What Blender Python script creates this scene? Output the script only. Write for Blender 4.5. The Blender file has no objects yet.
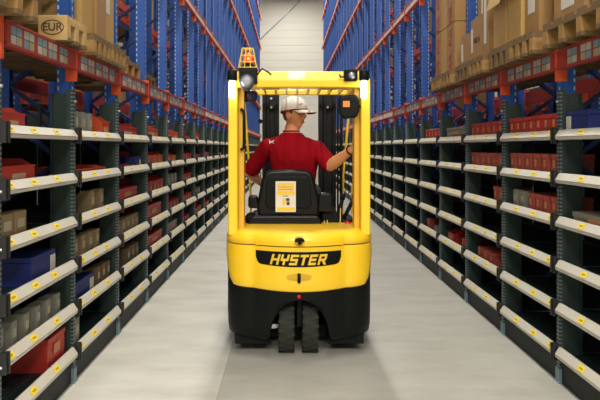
import bpy, bmesh, math, random
from mathutils import Vector, Matrix
random.seed(7)
C = bpy.context.scene.collection
SC = bpy.context.scene

# ------------------------------------------------------------------ camera
F = 615.0                       # focal length in pixels of a 600 px wide frame
CAMZ = 1.45
cam = bpy.data.cameras.new('camera'); co = bpy.data.objects.new('camera', cam); C.objects.link(co)
co.location = (0, 0, CAMZ); co.rotation_euler = (math.pi/2, 0, 0)
cam.sensor_width = 36; cam.lens = 36*F/600
cam.shift_x = 0.02; cam.shift_y = -53/600
cam.clip_start = .05; cam.clip_end = 200
SC.camera = co

# ------------------------------------------------------------------ world, light, exposure
w = bpy.data.worlds.new('world'); SC.world = w; w.use_nodes = True
w.node_tree.nodes['Background'].inputs[0].default_value = (1.0, .97, .90, 1)
w.node_tree.nodes['Background'].inputs[1].default_value = 0.55
SC.view_settings.view_transform = 'Standard'; SC.view_settings.look = 'None'
SC.view_settings.gamma = 1; SC.view_settings.use_curve_mapping = False
SC.view_settings.exposure = -0.16

def area(name, loc, sx, sy, power, col=(1, .96, .88), rot=(0, 0, 0)):
    l = bpy.data.lights.new(name, 'AREA'); l.shape = 'RECTANGLE'; l.size = sx; l.size_y = sy
    l.energy = power; l.color = col
    o = bpy.data.objects.new(name, l); o.location = loc; o.rotation_euler = rot; C.objects.link(o); return o
LAMP_Y = [-5, -1, 3, 7, 11, 15, 19, 23, 27, 31]
for y in LAMP_Y:
    area('lamp_light', (.17, y, 9.73), .35, 2.6, 250 if y < 20 else 270)
for x in (-2.6, .2, 3.0):       # unseen fill lights added behind the camera to brighten the truck's rear
    area('rear_fill_light', (x, -7.5, 7.2), 1.6, 1.2, 480, rot=(math.radians(50), 0, 0))
for x in (-6.2, 6.2):           # the two neighbouring aisles have lamps of their own
    for y in (8, 22):
        area('lamp_light', (x, y, 9.73), .35, 4.0, 90)

# ------------------------------------------------------------------ materials
MATS = {}
def mat(name, col, rough=.6, metal=0, var=.12, scale=6, bump=0, emit=None, spec=.5, coat=0):
    if name in MATS: return MATS[name]
    m = bpy.data.materials.new(name); m.use_nodes = True; nt = m.node_tree
    b = nt.nodes['Principled BSDF']
    tc = nt.nodes.new('ShaderNodeTexCoord'); nz = nt.nodes.new('ShaderNodeTexNoise')
    nz.inputs['Scale'].default_value = scale; nz.inputs['Detail'].default_value = 5
    nt.links.new(tc.outputs['Object'], nz.inputs['Vector'])
    mx = nt.nodes.new('ShaderNodeMix'); mx.data_type = 'RGBA'
    c = col
    mx.inputs[6].default_value = (c[0]*(1-var), c[1]*(1-var), c[2]*(1-var), 1)
    mx.inputs[7].default_value = (min(1, c[0]*(1+var)), min(1, c[1]*(1+var)), min(1, c[2]*(1+var)), 1)
    nt.links.new(nz.outputs['Fac'], mx.inputs[0]); nt.links.new(mx.outputs[2], b.inputs['Base Color'])
    b.inputs['Roughness'].default_value = rough; b.inputs['Metallic'].default_value = metal
    b.inputs['Specular IOR Level'].default_value = spec; b.inputs['Coat Weight'].default_value = coat
    if bump:
        bp = nt.nodes.new('ShaderNodeBump'); bp.inputs['Strength'].default_value = bump
        bp.inputs['Distance'].default_value = .01
        nt.links.new(nz.outputs['Fac'], bp.inputs['Height']); nt.links.new(bp.outputs[0], b.inputs['Normal'])
    if emit:
        b.inputs['Emission Color'].default_value = (*emit[0], 1); b.inputs['Emission Strength'].default_value = emit[1]
    MATS[name] = m; return m

def slots(name, base, hole, axis_period, duty, rough=.4, metal=.6, across=None):
    """steel punched with a row (or grid) of slots: axis_period = [(axis, period, duty)...] in object space"""
    m = bpy.data.materials.new(name); m.use_nodes = True; nt = m.node_tree; b = nt.nodes['Principled BSDF']
    tc = nt.nodes.new('ShaderNodeTexCoord'); sp = nt.nodes.new('ShaderNodeSeparateXYZ')
    nt.links.new(tc.outputs['Object'], sp.inputs[0])
    last = None
    for ax, per, du in axis_period:
        a = nt.nodes.new('ShaderNodeMath'); a.operation = 'DIVIDE'; a.inputs[1].default_value = per
        nt.links.new(sp.outputs[ax], a.inputs[0])
        f = nt.nodes.new('ShaderNodeMath'); f.operation = 'FRACT'; nt.links.new(a.outputs[0], f.inputs[0])
        g = nt.nodes.new('ShaderNodeMath'); g.operation = 'LESS_THAN'; g.inputs[1].default_value = du
        nt.links.new(f.outputs[0], g.inputs[0])
        if last is None: last = g
        else:
            k = nt.nodes.new('ShaderNodeMath'); k.operation = 'MULTIPLY'
            nt.links.new(last.outputs[0], k.inputs[0]); nt.links.new(g.outputs[0], k.inputs[1]); last = k
    mx = nt.nodes.new('ShaderNodeMix'); mx.data_type = 'RGBA'
    mx.inputs[6].default_value = (*base, 1); mx.inputs[7].default_value = (*hole, 1)
    nt.links.new(last.outputs[0], mx.inputs[0]); nt.links.new(mx.outputs[2], b.inputs['Base Color'])
    b.inputs['Roughness'].default_value = rough; b.inputs['Metallic'].default_value = metal
    MATS[name] = m; return m

blue = mat('blue_upright', (.016, .085, .36), .5, var=.06)
bslot = slots('blue_upright_slots', (.016, .085, .36), (.42, .50, .60), [(2, .05, .5)], .5, .5, 0)
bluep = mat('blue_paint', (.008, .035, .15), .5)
orange = mat('orange_paint', (.66, .085, .018), .45)
redbeam = mat('red_beam_paint', (.36, .035, .022), .55)
stripm = mat('label_strip', (.80, .66, .58), .6, var=.2, scale=30)
galv = slots('galvanised_post', (.04, .065, .065), (.19, .235, .24), [(2, .024, .45)], .5, .45, .3)
panelm = mat('galvanised_panel', (.048, .075, .064), .5, .3, var=.2, scale=8)
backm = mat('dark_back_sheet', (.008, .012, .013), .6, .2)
deckm = slots('perforated_deck', (.022, .045, .047), (.05, .10, .10), [(1, .05, .5), (0, .06, .3)], .5, .5, .3)
lipm = mat('shelf_lip_enamel', (.56, .53, .445), .42, var=.08, scale=3, spec=.6)
tagm = mat('yellow_tag', (.88, .66, .015), .5)
tagink = mat('tag_ink', (.45, .27, .02), .6)
blackp = mat('black_plastic', (.012, .012, .012), .45)
footm = mat('foot_plate', (.20, .30, .36), .5, .3)
boltm = mat('bolt_steel', (.6, .6, .58), .35, .6)
wood = mat('pallet_wood', (.33, .18, .05), .75, var=.4, scale=14, bump=.4)
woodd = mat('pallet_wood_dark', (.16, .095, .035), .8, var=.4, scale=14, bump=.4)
card = mat('cardboard', (.34, .185, .062), .75, var=.10, scale=5)
cardy = mat('cardboard_yellowish', (.45, .275, .08), .7, var=.12, scale=5)
tape = mat('packing_tape', (.50, .36, .19), .35)
white = mat('white_paper', (.62, .60, .55), .6)
redp = mat('red_plastic', (.46, .030, .018), .45)
orap = mat('orange_plastic', (.66, .085, .02), .45)
pinkc = mat('faded_red_card', (.42, .075, .05), .6)
tan = mat('tan_board', (.26, .18, .09), .7)
greyb = mat('grey_board', (.24, .235, .19), .7)
bluec = mat('blue_card', (.010, .022, .16), .55)
brownc = mat('brown_board', (.16, .10, .05), .7)
ink_red = mat('red_print', (.45, .05, .03), .6)
ink = mat('dark_print', (.06, .03, .015), .6)

# ------------------------------------------------------------------ mesh builder (world or local coordinates)
class MB:
    def __init__(s): s.v = []; s.f = []; s.m = []
    def add(s, vs, fs, mi=0):
        n = len(s.v); s.v += [tuple(p) for p in vs]
        for f in fs: s.f.append(tuple(i+n for i in f)); s.m.append(mi)
        return s
    def box(s, x0, x1, y0, y1, z0, z1, mi=0):
        vs = [(x, y, z) for x in (x0, x1) for y in (y0, y1) for z in (z0, z1)]
        return s.add(vs, [(0,1,3,2),(4,6,7,5),(0,4,5,1),(2,3,7,6),(0,2,6,4),(1,5,7,3)], mi)
    def bar(s, a, b, wx, wy, mi=0, up=(0, 0, 1)):
        a = Vector(a); b = Vector(b); d = (b-a).normalized(); u = Vector(up)
        if abs(d.dot(u)) > .98: u = Vector((0, 1, 0))
        x = d.cross(u).normalized(); y = x.cross(d)
        vs = [p + x*sx*wx/2 + y*sy*wy/2 for p in (a, b) for sx, sy in ((-1,-1),(1,-1),(1,1),(-1,1))]
        return s.add(vs, [(3,2,1,0),(4,5,6,7),(0,1,5,4),(1,2,6,5),(2,3,7,6),(3,0,4,7)], mi)
    def tube(s, pts, r, n=10, mi=0, cap=True):
        pts = [Vector(p) for p in pts]; rs = r if isinstance(r, (list, tuple)) else [r]*len(pts)
        base = len(s.v); ref = None
        for i, p in enumerate(pts):
            d = (pts[min(i+1, len(pts)-1)] - pts[max(i-1, 0)]).normalized()
            if ref is None:
                ref = Vector((0, 0, 1)) if abs(d.z) < .9 else Vector((0, 1, 0))
            x = d.cross(ref).normalized(); y = x.cross(d).normalized(); ref = y
            for k in range(n):
                a = 2*math.pi*k/n; s.v.append(tuple(p + (x*math.cos(a)+y*math.sin(a))*rs[i]))
        for i in range(len(pts)-1):
            for k in range(n):
                a = base+i*n+k; b = base+i*n+(k+1) % n
                s.f.append((a, b, b+n, a+n)); s.m.append(mi)
        if cap:
            s.f.append(tuple(base+k for k in range(n))[::-1]); s.m.append(mi)
            e = base+(len(pts)-1)*n; s.f.append(tuple(e+k for k in range(n))); s.m.append(mi)
        return s
    def lathe(s, c, axis, prof, n=24, mi=0):
        """prof = [(along, radius)...] round an axis through c"""
        c = Vector(c); d = Vector(axis).normalized(); r = Vector((0,0,1)) if abs(d.z) < .9 else Vector((0,1,0))
        x = d.cross(r).normalized(); y = x.cross(d); base = len(s.v)
        for t, rad in prof:
            for k in range(n):
                a = 2*math.pi*k/n; s.v.append(tuple(c+d*t+(x*math.cos(a)+y*math.sin(a))*max(rad, 1e-4)))
        for i in range(len(prof)-1):
            for k in range(n):
                a = base+i*n+k; b = base+i*n+(k+1) % n; s.f.append((a, b, b+n, a+n)); s.m.append(mi)
        s.f.append(tuple(base+k for k in range(n))[::-1]); s.m.append(mi)
        e = base+(len(prof)-1)*n; s.f.append(tuple(e+k for k in range(n))); s.m.append(mi)
        return s
    def prism(s, poly, a0, a1, axis='y', mi=0):
        """poly in the plane across axis: y -> (x,z), x -> (y,z), z -> (x,y)"""
        def P(p, a):
            return {'y': (p[0], a, p[1]), 'x': (a, p[0], p[1]), 'z': (p[0], p[1], a)}[axis]
        n = len(poly); vs = [P(p, a0) for p in poly]+[P(p, a1) for p in poly]
        fs = [tuple(range(n)), tuple(range(2*n-1, n-1, -1))]+[(i, (i+1) % n, (i+1) % n+n, i+n) for i in range(n)]
        return s.add(vs, fs, mi)
    def loft(s, rings, mi=0, closed=True, caps=True):
        n = len(rings[0]); base = len(s.v)
        for r in rings: s.v += [tuple(p) for p in r]
        for i in range(len(rings)-1):
            for k in range(n if closed else n-1):
                a = base+i*n+k; b = base+i*n+(k+1) % n; s.f.append((a, b, b+n, a+n)); s.m.append(mi)
        if caps and closed:
            s.f.append(tuple(base+k for k in range(n))[::-1]); s.m.append(mi)
            e = base+(len(rings)-1)*n; s.f.append(tuple(e+k for k in range(n))); s.m.append(mi)
        return s
    def mesh(s, name, mats, org=(0, 0, 0), smooth=False):
        me = bpy.data.meshes.new(name)
        me.from_pydata([(p[0]-org[0], p[1]-org[1], p[2]-org[2]) for p in s.v], [], s.f)
        for m in (mats if isinstance(mats, (list, tuple)) else [mats]): me.materials.append(m)
        me.polygons.foreach_set('material_index', s.m)
        bm = bmesh.new(); bm.from_mesh(me); bmesh.ops.recalc_face_normals(bm, faces=bm.faces); bm.to_mesh(me); bm.free()
        if smooth: me.polygons.foreach_set('use_smooth', [True]*len(me.polygons))
        me.update(); return me
    def build(s, name, mats, parent=None, smooth=False, bevel=0, seg=2, local=False):
        org = (0, 0, 0)
        if parent is not None and not local: org = wloc(parent)
        me = s.mesh(name, mats, org, smooth)
        o = link(name, me, parent)
        if bevel:
            b = o.modifiers.new('bevel', 'BEVEL'); b.width = bevel; b.segments = seg; b.limit_method = 'ANGLE'; b.angle_limit = .6
            if seg > 1:
                me.polygons.foreach_set('use_smooth', [True]*len(me.polygons)); b.harden_normals = True
        return o
def wloc(o):
    v = Vector((0, 0, 0))
    while o is not None: v += o.location; o = o.parent
    return v
def link(name, data, parent=None, loc=(0, 0, 0)):
    o = bpy.data.objects.new(name, data); C.objects.link(o); o.parent = parent; o.location = loc; return o
def tag(o, label=None, cat=None, group=None, kind=None):
    if label: o['label'] = label
    if cat: o['category'] = cat
    if group: o['group'] = group
    if kind: o['kind'] = kind
    return o
def thing(name, loc, label, cat, group=None):
    return tag(link(name, None, None, loc), label, cat, group)
def dup(root, loc, label, group=None):
    r = root.copy(); C.objects.link(r); r.location = loc; r['label'] = label
    if group: r['group'] = group
    for ch in root.children:
        c = ch.copy(); C.objects.link(c); c.parent = r
        for g in ch.children:
            d = g.copy(); C.objects.link(d); d.parent = c
    return r
NTH = ['nearest','second','third','fourth','fifth','sixth','seventh','eighth','ninth','tenth','eleventh','twelfth','thirteenth',
 'fourteenth','fifteenth','sixteenth','seventeenth','eighteenth','nineteenth','twentieth','twenty-first','twenty-second',
 'twenty-third','twenty-fourth','twenty-fifth','twenty-sixth','twenty-seventh','twenty-eighth','twenty-ninth']
SHELF = ['top', 'second', 'third', 'fourth', 'fifth', 'lowest']

# ------------------------------------------------------------------ the hall
P = .985; Y0 = 3.795; XL = -1.318; XR = 1.667; NB = 28
YEND = Y0+(NB-1)*P+.3
def floor_mat(nm='polished_concrete_shaded', g=.78):
    m = bpy.data.materials.new(nm); m.use_nodes = True; nt = m.node_tree; b = nt.nodes['Principled BSDF']
    tc = nt.nodes.new('ShaderNodeTexCoord'); mp = nt.nodes.new('ShaderNodeMapping'); mp.inputs['Scale'].default_value = (.7, 1.6, 1)
    nt.links.new(tc.outputs['Object'], mp.inputs[0])
    n1 = nt.nodes.new('ShaderNodeTexNoise'); n1.inputs['Scale'].default_value = 2.2; n1.inputs['Detail'].default_value = 8; n1.inputs['Roughness'].default_value = .62
    nt.links.new(mp.outputs[0], n1.inputs['Vector'])
    cr = nt.nodes.new('ShaderNodeValToRGB'); cr.color_ramp.elements[0].position = .3; cr.color_ramp.elements[1].position = .7
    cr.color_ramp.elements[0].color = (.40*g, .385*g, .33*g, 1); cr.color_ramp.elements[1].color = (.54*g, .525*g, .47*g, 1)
    nt.links.new(n1.outputs['Fac'], cr.inputs[0]); nt.links.new(cr.outputs[0], b.inputs['Base Color'])
    b.inputs['Roughness'].default_value = .42; b.inputs['Specular IOR Level'].default_value = .4
    bp = nt.nodes.new('ShaderNodeBump'); bp.inputs['Strength'].default_value = .08; nt.links.new(n1.outputs['Fac'], bp.inputs['Height'])
    nt.links.new(bp.outputs[0], b.inputs['Normal'])
    return m
tag(MB().box(-9.2, -.41, -10, YEND+4.2, -.12, 0, 0).box(-.41, 9.2, -10, YEND+4.2, -.12, 0, 1).build('floor', [floor_mat('polished_concrete_lit', 1.08), floor_mat('polished_concrete_shaded', .80)]), kind='structure')  # right slab coloured greyer, left paler: truck shadow and reflection put into the tone
# thin sawn joints in the slab
jm = mat('joint_filler', (.33, .32, .28), .7)
tag(MB().box(-.412, -.408, -10, YEND+4, 0, .0015).box(-1.3, 1.6, 9.5, 9.507, 0, .0015).build('trim_1', jm), kind='structure')
wallm = mat('wall_cladding', (.86, .83, .73), .6, var=.03, scale=.6)
b = MB().box(-9.2, 9.2, YEND+4, YEND+4.2, 0, 11.4)
for i in range(27): b.box(-9.2, 9.2, YEND+3.985, YEND+4, .04+i*.42, .42+i*.42-.03)
tag(b.build('wall_back', wallm), kind='structure')
tag(MB().box(-9.2, -9.0, -10, YEND+4, 0, 11.4).build('wall_left', wallm), kind='structure')
tag(MB().box(9.0, 9.2, -10, YEND+4, 0, 11.4).build('wall_right', wallm), kind='structure')
plm = mat('low_wall_shade', (.05, .05, .05), .8)  # lower side walls coloured dark to stand in for the dim depth behind the racks
tag(MB().box(-9.0, -8.98, -10, YEND+4, 0, 3.6).box(8.98, 9.0, -10, YEND+4, 0, 3.6).build('trim_2', plm), kind='structure')
ceilm = mat('ceiling_sheet', (.55, .55, .52), .7)
b = MB().box(-9.2, 9.2, -10, YEND+4.2, 11.4, 11.55)
for i in range(11): b.box(-9.2, 9.2, -8+i*4.2, -7.75+i*4.2, 11.0, 11.4)
tag(b.build('ceiling', ceilm), kind='structure')
wb = mat('brace_steel', (.45, .47, .48), .5, .3)
tag(MB().bar((-2.2, YEND+3.9, 6.9), (1.6, YEND+3.9, 10.6), .12, .06).build('wall_brace', wb), 'grey diagonal wind brace running up the white end wall', 'brace')
lampm = mat('lamp_tube', (.9, .9, .88), .4, emit=((1, .97, .9), 3))
lampb = mat('lamp_housing', (.7, .7, .7), .5)
l0 = None
for i, y in enumerate(LAMP_Y):
    if l0 is None:
        l0 = thing('ceiling_lamp', (.17, y, 9.76), 'long strip lamp hung above the aisle, behind the camera', 'lamp', 'strip lamps above the aisle')
        MB().prism([(-.2, 0), (.2, 0), (.12, .1), (-.12, .1)], -1.35, 1.35).build('housing', lampb, l0, local=True)
        MB().tube([(-.08, -1.3, 0), (-.08, 1.3, 0)], .015).tube([(.08, -1.3, 0), (.08, 1.3, 0)], .015).build('tube', lampm, l0, local=True)
        MB().bar((0, -.9, .1), (0, -.9, 1.64), .015, .015).bar((0, .9, .1), (0, .9, 1.64), .015, .015).build('hanger', lampb, l0, local=True)
    else: dup(l0, (.17, y, 9.76), 'long strip lamp hung above the aisle, %s from the camera end' % NTH[i])

# ------------------------------------------------------------------ pallet racks
RH = 9.0
LEV = [2.045, 3.42, 4.90, 6.35, 7.8]
def rack_parts(root, s, near, back=False, nlev=5):
    def X(a, c): return (min(s*a, s*c), max(s*a, s*c))
    for u0, u1 in ((.03, .11), (.85, .93)):
        x0, x1 = X(u0, u1)
        m = MB()
        m.box(x0, x1, .002, .008, 0, RH); m.box(x0, x1, .072, .078, 0, RH)
        ux = u0 if u0 < .5 else u1
        xa, xb = X(ux-.003, ux+.003); m.box(xa, xb, .002, .078, 0, RH)
        if u0 < .5:
            m.box(*X(u1-.014, u1-.004), .0012, .002, 1.8, RH, 1); m.box(*X(u0-.0042, u0-.003), .034, .046, 1.8, RH, 1)
        m.box(*X(u0-.02 if u0 > .5 else u0, u1 if u0 > .5 else u1+.02), .001, .088, 0, .012)
        m.build('upright', [blue, bslot], root, local=True)
    m = MB(); z = .25; k = 0
    while z < RH-.6:
        a, c = ((.09, .87) if k % 2 == 0 else (.87, .09))
        m.bar((s*a, .04, z), (s*c, .04, z+.56), .04, .03); z += .56; k += 1
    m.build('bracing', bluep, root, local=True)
    for li, zt in enumerate(LEV):
        if li >= nlev: continue
        for front in (True, False):
            if front: u0, u1 = -.005, .035
            else: u0, u1 = .935, .975
            h = .12 if li == 0 else .105
            m = MB(); x0, x1 = X(u0, u1)
            m.box(x0, x1, .04, P+.04, zt-h+.012, zt-.012)
            xo, xo2 = X(u0-.008, u1) if front else X(u0, u1+.008)
            m.box(xo, xo2, .04, P+.04, zt-.014, zt); m.box(xo, xo2, .04, P+.04, zt-h, zt-h+.014)
            bm = m.build('beam', redbeam if li == 0 else orange, root, local=True)
            # claw bracket on the upright
            if back:
                m = MB().box(*X(u0-.01, u1+.01), .001, .079, zt-.19, zt+.035); m.build('connector', orange, bm, local=True) if front else None
                continue
            m = MB()
            if front: m.box(*X(-.012, .055), -.004, .018, zt-.19, zt+.03); m.box(*X(-.016, -.008), .002, .012, zt-.165, zt-.15)
            else: m.box(*X(.93, .985), .001, .079, zt-.19, zt+.035)
            m.build('connector', orange, bm, local=True)
            if front and not back:
                m = MB(); xs = X(-.0075, -.005)
                if li == 0 and near:
                    # one strip, its cards coloured face by face
                    ys = [.055]; cols = [None]
                    for j in range(5):
                        for wd, cc in ((.025 if j % 2 else .045, (4, 4)), (.058, (j % 2, 1-j % 2)), (.005, (3, 3)), (.058, (2, 0) if j % 2 else (2, 1))):
                            ys.append(ys[-1]+wd); cols.append(cc)
                    ys.append(P+.03); cols.append((4, 4))
                    zs = [zt-.104, zt-.062, zt-.057, zt-.016]; x = s*-.0065; n = len(ys)
                    vs = [(x, y_, z_) for z_ in zs for y_ in ys]
                    for r in range(3):
                        for q in range(n-1):
                            cc = cols[q+1]; mi = 3 if (r == 1 and cc[0] != 4) else cc[0 if r == 0 else 1]
                            m.f.append((r*n+q, r*n+q+1, (r+1)*n+q+1, (r+1)*n+q)); m.m.append(mi)
                    m.v = vs
                    lo = m.build('label_strip', [mat('tag_white', (.50,.48,.43), .5), mat('tag_blue', (.22,.32,.38), .5), mat('tag_green_yellow', (.42,.36,.22), .5), ink, redbeam], bm, local=True)
                    sm_ = lo.modifiers.new('t', 'SOLIDIFY'); sm_.thickness = .002; sm_.offset = 0
                else:
                    m.box(*xs, .1, P+.03, zt-h+.018, zt-.018); m.build('label_strip', stripm, bm, local=True)
def nlev(Y): return max(2, sum(1 for z in LEV if Y > (z-1.45)*4.18-2.2))
def make_rows(side, s, X0):
    protos = {}
    for i in range(NB):
        y = Y0+(i-1)*P; near = i < 7; key = (near, nlev(y))
        lab = 'blue and orange pallet rack bay, %s bay of the %s row from the camera' % (NTH[i], side)
        g = '%s row pallet rack bays' % side
        if key not in protos:
            protos[key] = thing('pallet_rack_bay', (X0, y, 0), lab, 'pallet rack', g); rack_parts(protos[key], s, near, False, key[1])
        else: dup(protos[key], (X0, y, 0), lab, g)
    # the row standing back to back with it
    for i in range(1, NB):
        y = Y0+(i-1)*P; key = ('b', nlev(y-2))
        lab = 'blue rack bay in the row behind the %s rack, %s from the camera' % (side, NTH[i-1])
        g = 'rack bays behind the %s row' % side
        if key not in protos:
            protos[key] = thing('pallet_rack_bay', (X0+s*1.15, y, 0), lab, 'pallet rack', g); rack_parts(protos[key], s, False, True, key[1])
        else: dup(protos[key], (X0+s*1.15, y, 0), lab, g)
make_rows('left', -1, XL); make_rows('right', 1, XR)

# ------------------------------------------------------------------ picking shelves under the racks
LIP = [1.555, 1.290, 1.024, .757, .492, .222]
def shelf_parts(root, s, near):
    def X(a, c): return (min(s*a, s*c), max(s*a, s*c))
    m = MB(); m.box(*X(0, .004), -.02, .02, .01, 1.80); m.box(*X(0, .016), -.02, -.016, .01, 1.80); m.box(*X(0, .03), .014, .018, .01, 1.80); m.box(*X(.016, .045), -.0195, -.016, .01, 1.80, 1)
    p = m.build('post', [galv, panelm], root, local=True)
    MB().box(*X(-.006, .055), -.026, .026, 0, .09).box(*X(-.012, .06), -.035, .035, 0, .008).build('foot', footm, p, local=True)
    m = MB()
    for z in (.17, .44, .98, 1.245, 1.73): m.lathe((s*-.001, 0, z), (-s, 0, 0), [(0, .009), (.012, .008)], 8)
    if near: m.build('bolt', boltm, p, local=True)
    m = MB(); m.box(*X(.046, .14), -.004, 0, .05, 1.78); m.box(*X(.133, .143), -.016, 0, .05, 1.78)
    m.build('side_panel', panelm, root, local=True)
    m = MB(); m.box(*X(.60, .62), -.02, .018, 0, 1.78).build('rear_post', panelm, root, local=True)
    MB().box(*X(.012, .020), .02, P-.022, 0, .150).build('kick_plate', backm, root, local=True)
    MB().box(*X(.625, .63), .018, P-.02, .05, 1.52).build('shade_back_panel', backm, root, local=True)  # dark sheet added to keep the shelf interiors in shade
    for i, z in enumerate(LIP):
        m = MB()
        m.box(*X(.005, .62), .022, P-.024, z-.052, z-.046); m.box(*X(.60, .62), .022, P-.024, z-.075, z-.02)
        sh = m.build('shelf', deckm, root, local=True)
        prof = [(-.004, 0), (.010, .001), (.010, -.062), (-.026, -.060), (-.030, -.046), (-.024, -.044), (-.030, -.040)]
        lm = MB().prism([(s*a, z+c) for a, c in prof], .030, P-.022, 'y')
        if near: lm.build('lip', lipm, sh, local=True); m = MB(); mi = 0
        else: m = lm; mi = 1
        m.box(*X(-.036, .0), .018, .032, z-.085, z+.016, mi).box(*X(-.03, -.004), -.006, .03, z-.085, z+.012, mi)
        if near: m.build('end_bracket', blackp, sh, local=True)
        offs = (.07, .34, .65) if i != 3 else (.10, .36, .62)
        d = Vector((-.026*s, 0, -.040)).normalized(); nrm = Vector((-.040*s, 0, .026)).normalized()
        def tg(m, yo):
            c = Vector((s*-.017, yo, z-.020)) + nrm*.0012
            for half, wd, mi, off in ((.017, .034, 0, 0), (.006, .020, 1, .0006)):
                cc = c+nrm*off
                vs = [cc+d*a*half+Vector((0, b_*wd, 0)) for a, b_ in ((-1,-1),(1,-1),(1,1),(-1,1))]
                vs += [v+nrm*.0012 for v in vs]
                m.add(vs, [(0,1,2,3),(7,6,5,4),(0,4,5,1),(1,5,6,2),(2,6,7,3),(3,7,4,0)], mi if near else 2)
        if near:
            for yo in offs:
                m = MB(); tg(m, yo); m.build('yellow_tag', [tagm, tagink], sh, local=True)
        else:
            for yo in offs[:2]: tg(m, yo)
            m.build('lip', [lipm, blackp, tagm], sh, local=True)
for side, s, X0 in (('left', -1, XL), ('right', 1, XR)):
    n0 = thing('shelving_bay', (X0, Y0-P, 0), 'x', 'shelving'); shelf_parts(n0, s, True); f0 = None
    for i in range(NB):
        y = Y0+(i-1)*P
        lab = 'six-tier steel picking shelves with cream lips, %s bay on the %s' % (NTH[i], side)
        g = '%s side picking shelf bays' % side
        if i == 0: n0['label'] = lab; n0['group'] = g
        elif i < 6: dup(n0, (X0, y, 0), lab, g)
        elif f0 is None: f0 = thing('shelving_bay', (X0, y, 0), lab, 'shelving', g); shelf_parts(f0, s, False)
        else: dup(f0, (X0, y, 0), lab, g)

# ------------------------------------------------------------------ pallets and cartons on the first rack level
ZB = LEV[0]
def text_mesh(txt, size, mats, name, parent, loc, rot, ext=.0015, local=False, sx=1, shear=0, align='CENTER'):
    cu = bpy.data.curves.new(name, 'FONT'); cu.body = txt; cu.size = size; cu.extrude = ext; cu.align_x = align; cu.align_y = 'CENTER'; cu.shear = shear
    cu.offset = size*.015
    t = bpy.data.objects.new('tmp', cu); C.objects.link(t); bpy.context.view_layer.update()
    me = bpy.data.meshes.new_from_object(t.evaluated_get(bpy.context.evaluated_depsgraph_get())); bpy.data.objects.remove(t)
    M4 = Matrix.Translation(Vector(loc)-(wloc(parent) if not local else Vector())) @ rot.to_4x4() @ Matrix.Diagonal((sx, 1, 1, 1))
    me.transform(M4); me.materials.clear(); me.materials.append(mats); me.name = name
    return link(name, me, parent)
def basis(right, up):
    r = Vector(right).normalized(); u = Vector(up).normalized(); n = r.cross(u)
    return Matrix((r, u, n)).transposed()
def pallet(x0, x1, y0, y1, label, nblk=4, m_=None, z=ZB, group='wooden pallets on the first beam level'):
    t = thing('wooden_pallet', ((x0+x1)/2, (y0+y1)/2, z), label, 'pallet', group)
    m_ = m_ or wood
    b = MB(); nb = 5; bw = (y1-y0)/nb*.78
    for i in range(nb):
        yc = y0+bw/2+(y1-y0-bw)*i/(nb-1); b.box(x0, x1, yc-bw/2, yc+bw/2, z+.122, z+.144)
    for i in range(3):
        xc = x0+.05+(x1-x0-.1)*i/2; b.box(xc-.05, xc+.05, y0, y1, z+.100, z+.122)
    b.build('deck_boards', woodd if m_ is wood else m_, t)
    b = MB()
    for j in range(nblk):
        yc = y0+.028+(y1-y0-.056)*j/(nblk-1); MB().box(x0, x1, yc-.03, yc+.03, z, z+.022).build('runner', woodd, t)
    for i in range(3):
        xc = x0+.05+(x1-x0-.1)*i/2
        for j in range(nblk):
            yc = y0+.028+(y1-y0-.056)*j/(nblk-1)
            MB().box(xc-.05, xc+.05, yc-.028, yc+.028, z+.022, z+.100).build('block', m_ if i == (2 if x1 < 0 else 0) else woodd, t)  # inner blocks get darker wood, putting the shade of the gaps into the colour
    return t
def carton(x0, x1, y0, y1, z, h, label, m_=None, side=1, patch=None, group=None, text=None, open_top=False, name='cardboard_carton', cat='carton'):
    """side=+1: its aisle face is at x0 (right rack), -1: at x1 (left rack)"""
    m_ = m_ or card
    t = thing(name, ((x0+x1)/2, (y0+y1)/2, z), label, cat, group)
    b = MB(); g = .004
    b.box(x0, x1, y0, y1, z, z+h-.004); b.box(x0, (x0+x1)/2-g/2, y0, y1, z+h-.004, z+h); b.box((x0+x1)/2+g/2, x1, y0, y1, z+h-.004, z+h)
    b.build('box_body', m_, t, bevel=.004, seg=1)
    xm = (x0+x1)/2
    b = MB().box(xm-.028, xm+.028, y0-.001, y1+.001, z+h, z+h+.001).box(xm-.028, xm+.028, y0-.0012, y0-.0002, z+h-.09, z+h).build('tape', tape, t)
    xf = x0 if side > 0 else x1
    if patch:
        ya, yb, za, zb_ = patch
        MB().box(min(xf, xf-side*.0015), max(xf, xf-side*.0015), ya, yb, za, zb_).build('label', white, t)
    if text:
        s_, sz, yy, zz, vert, mt = text
        R_ = basis((0, -side, 0), (0, 0, 1)) if not vert else basis((0, 0, 1), (0, side, 0))
        text_mesh(s_, sz, mt, 'printing', t, (xf-side*.001, yy, zz), R_)
    if open_top:
        b = MB()
        b.add([(xf, y0, z+h), (xf, y1, z+h), (xf-side*.05, y1, z+h-.20), (xf-side*.05, y0, z+h-.20),
               (xf-side*.004, y0, z+h+.004), (xf-side*.004, y1, z+h+.004), (xf-side*.056, y1, z+h-.20), (xf-side*.056, y0, z+h-.20)],
              [(0,1,2,3),(7,6,5,4),(0,4,5,1),(1,5,6,2),(2,6,7,3),(3,7,4,0)])
        b.build('flap', m_, t)
    return t
ZP = ZB+.144
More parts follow.
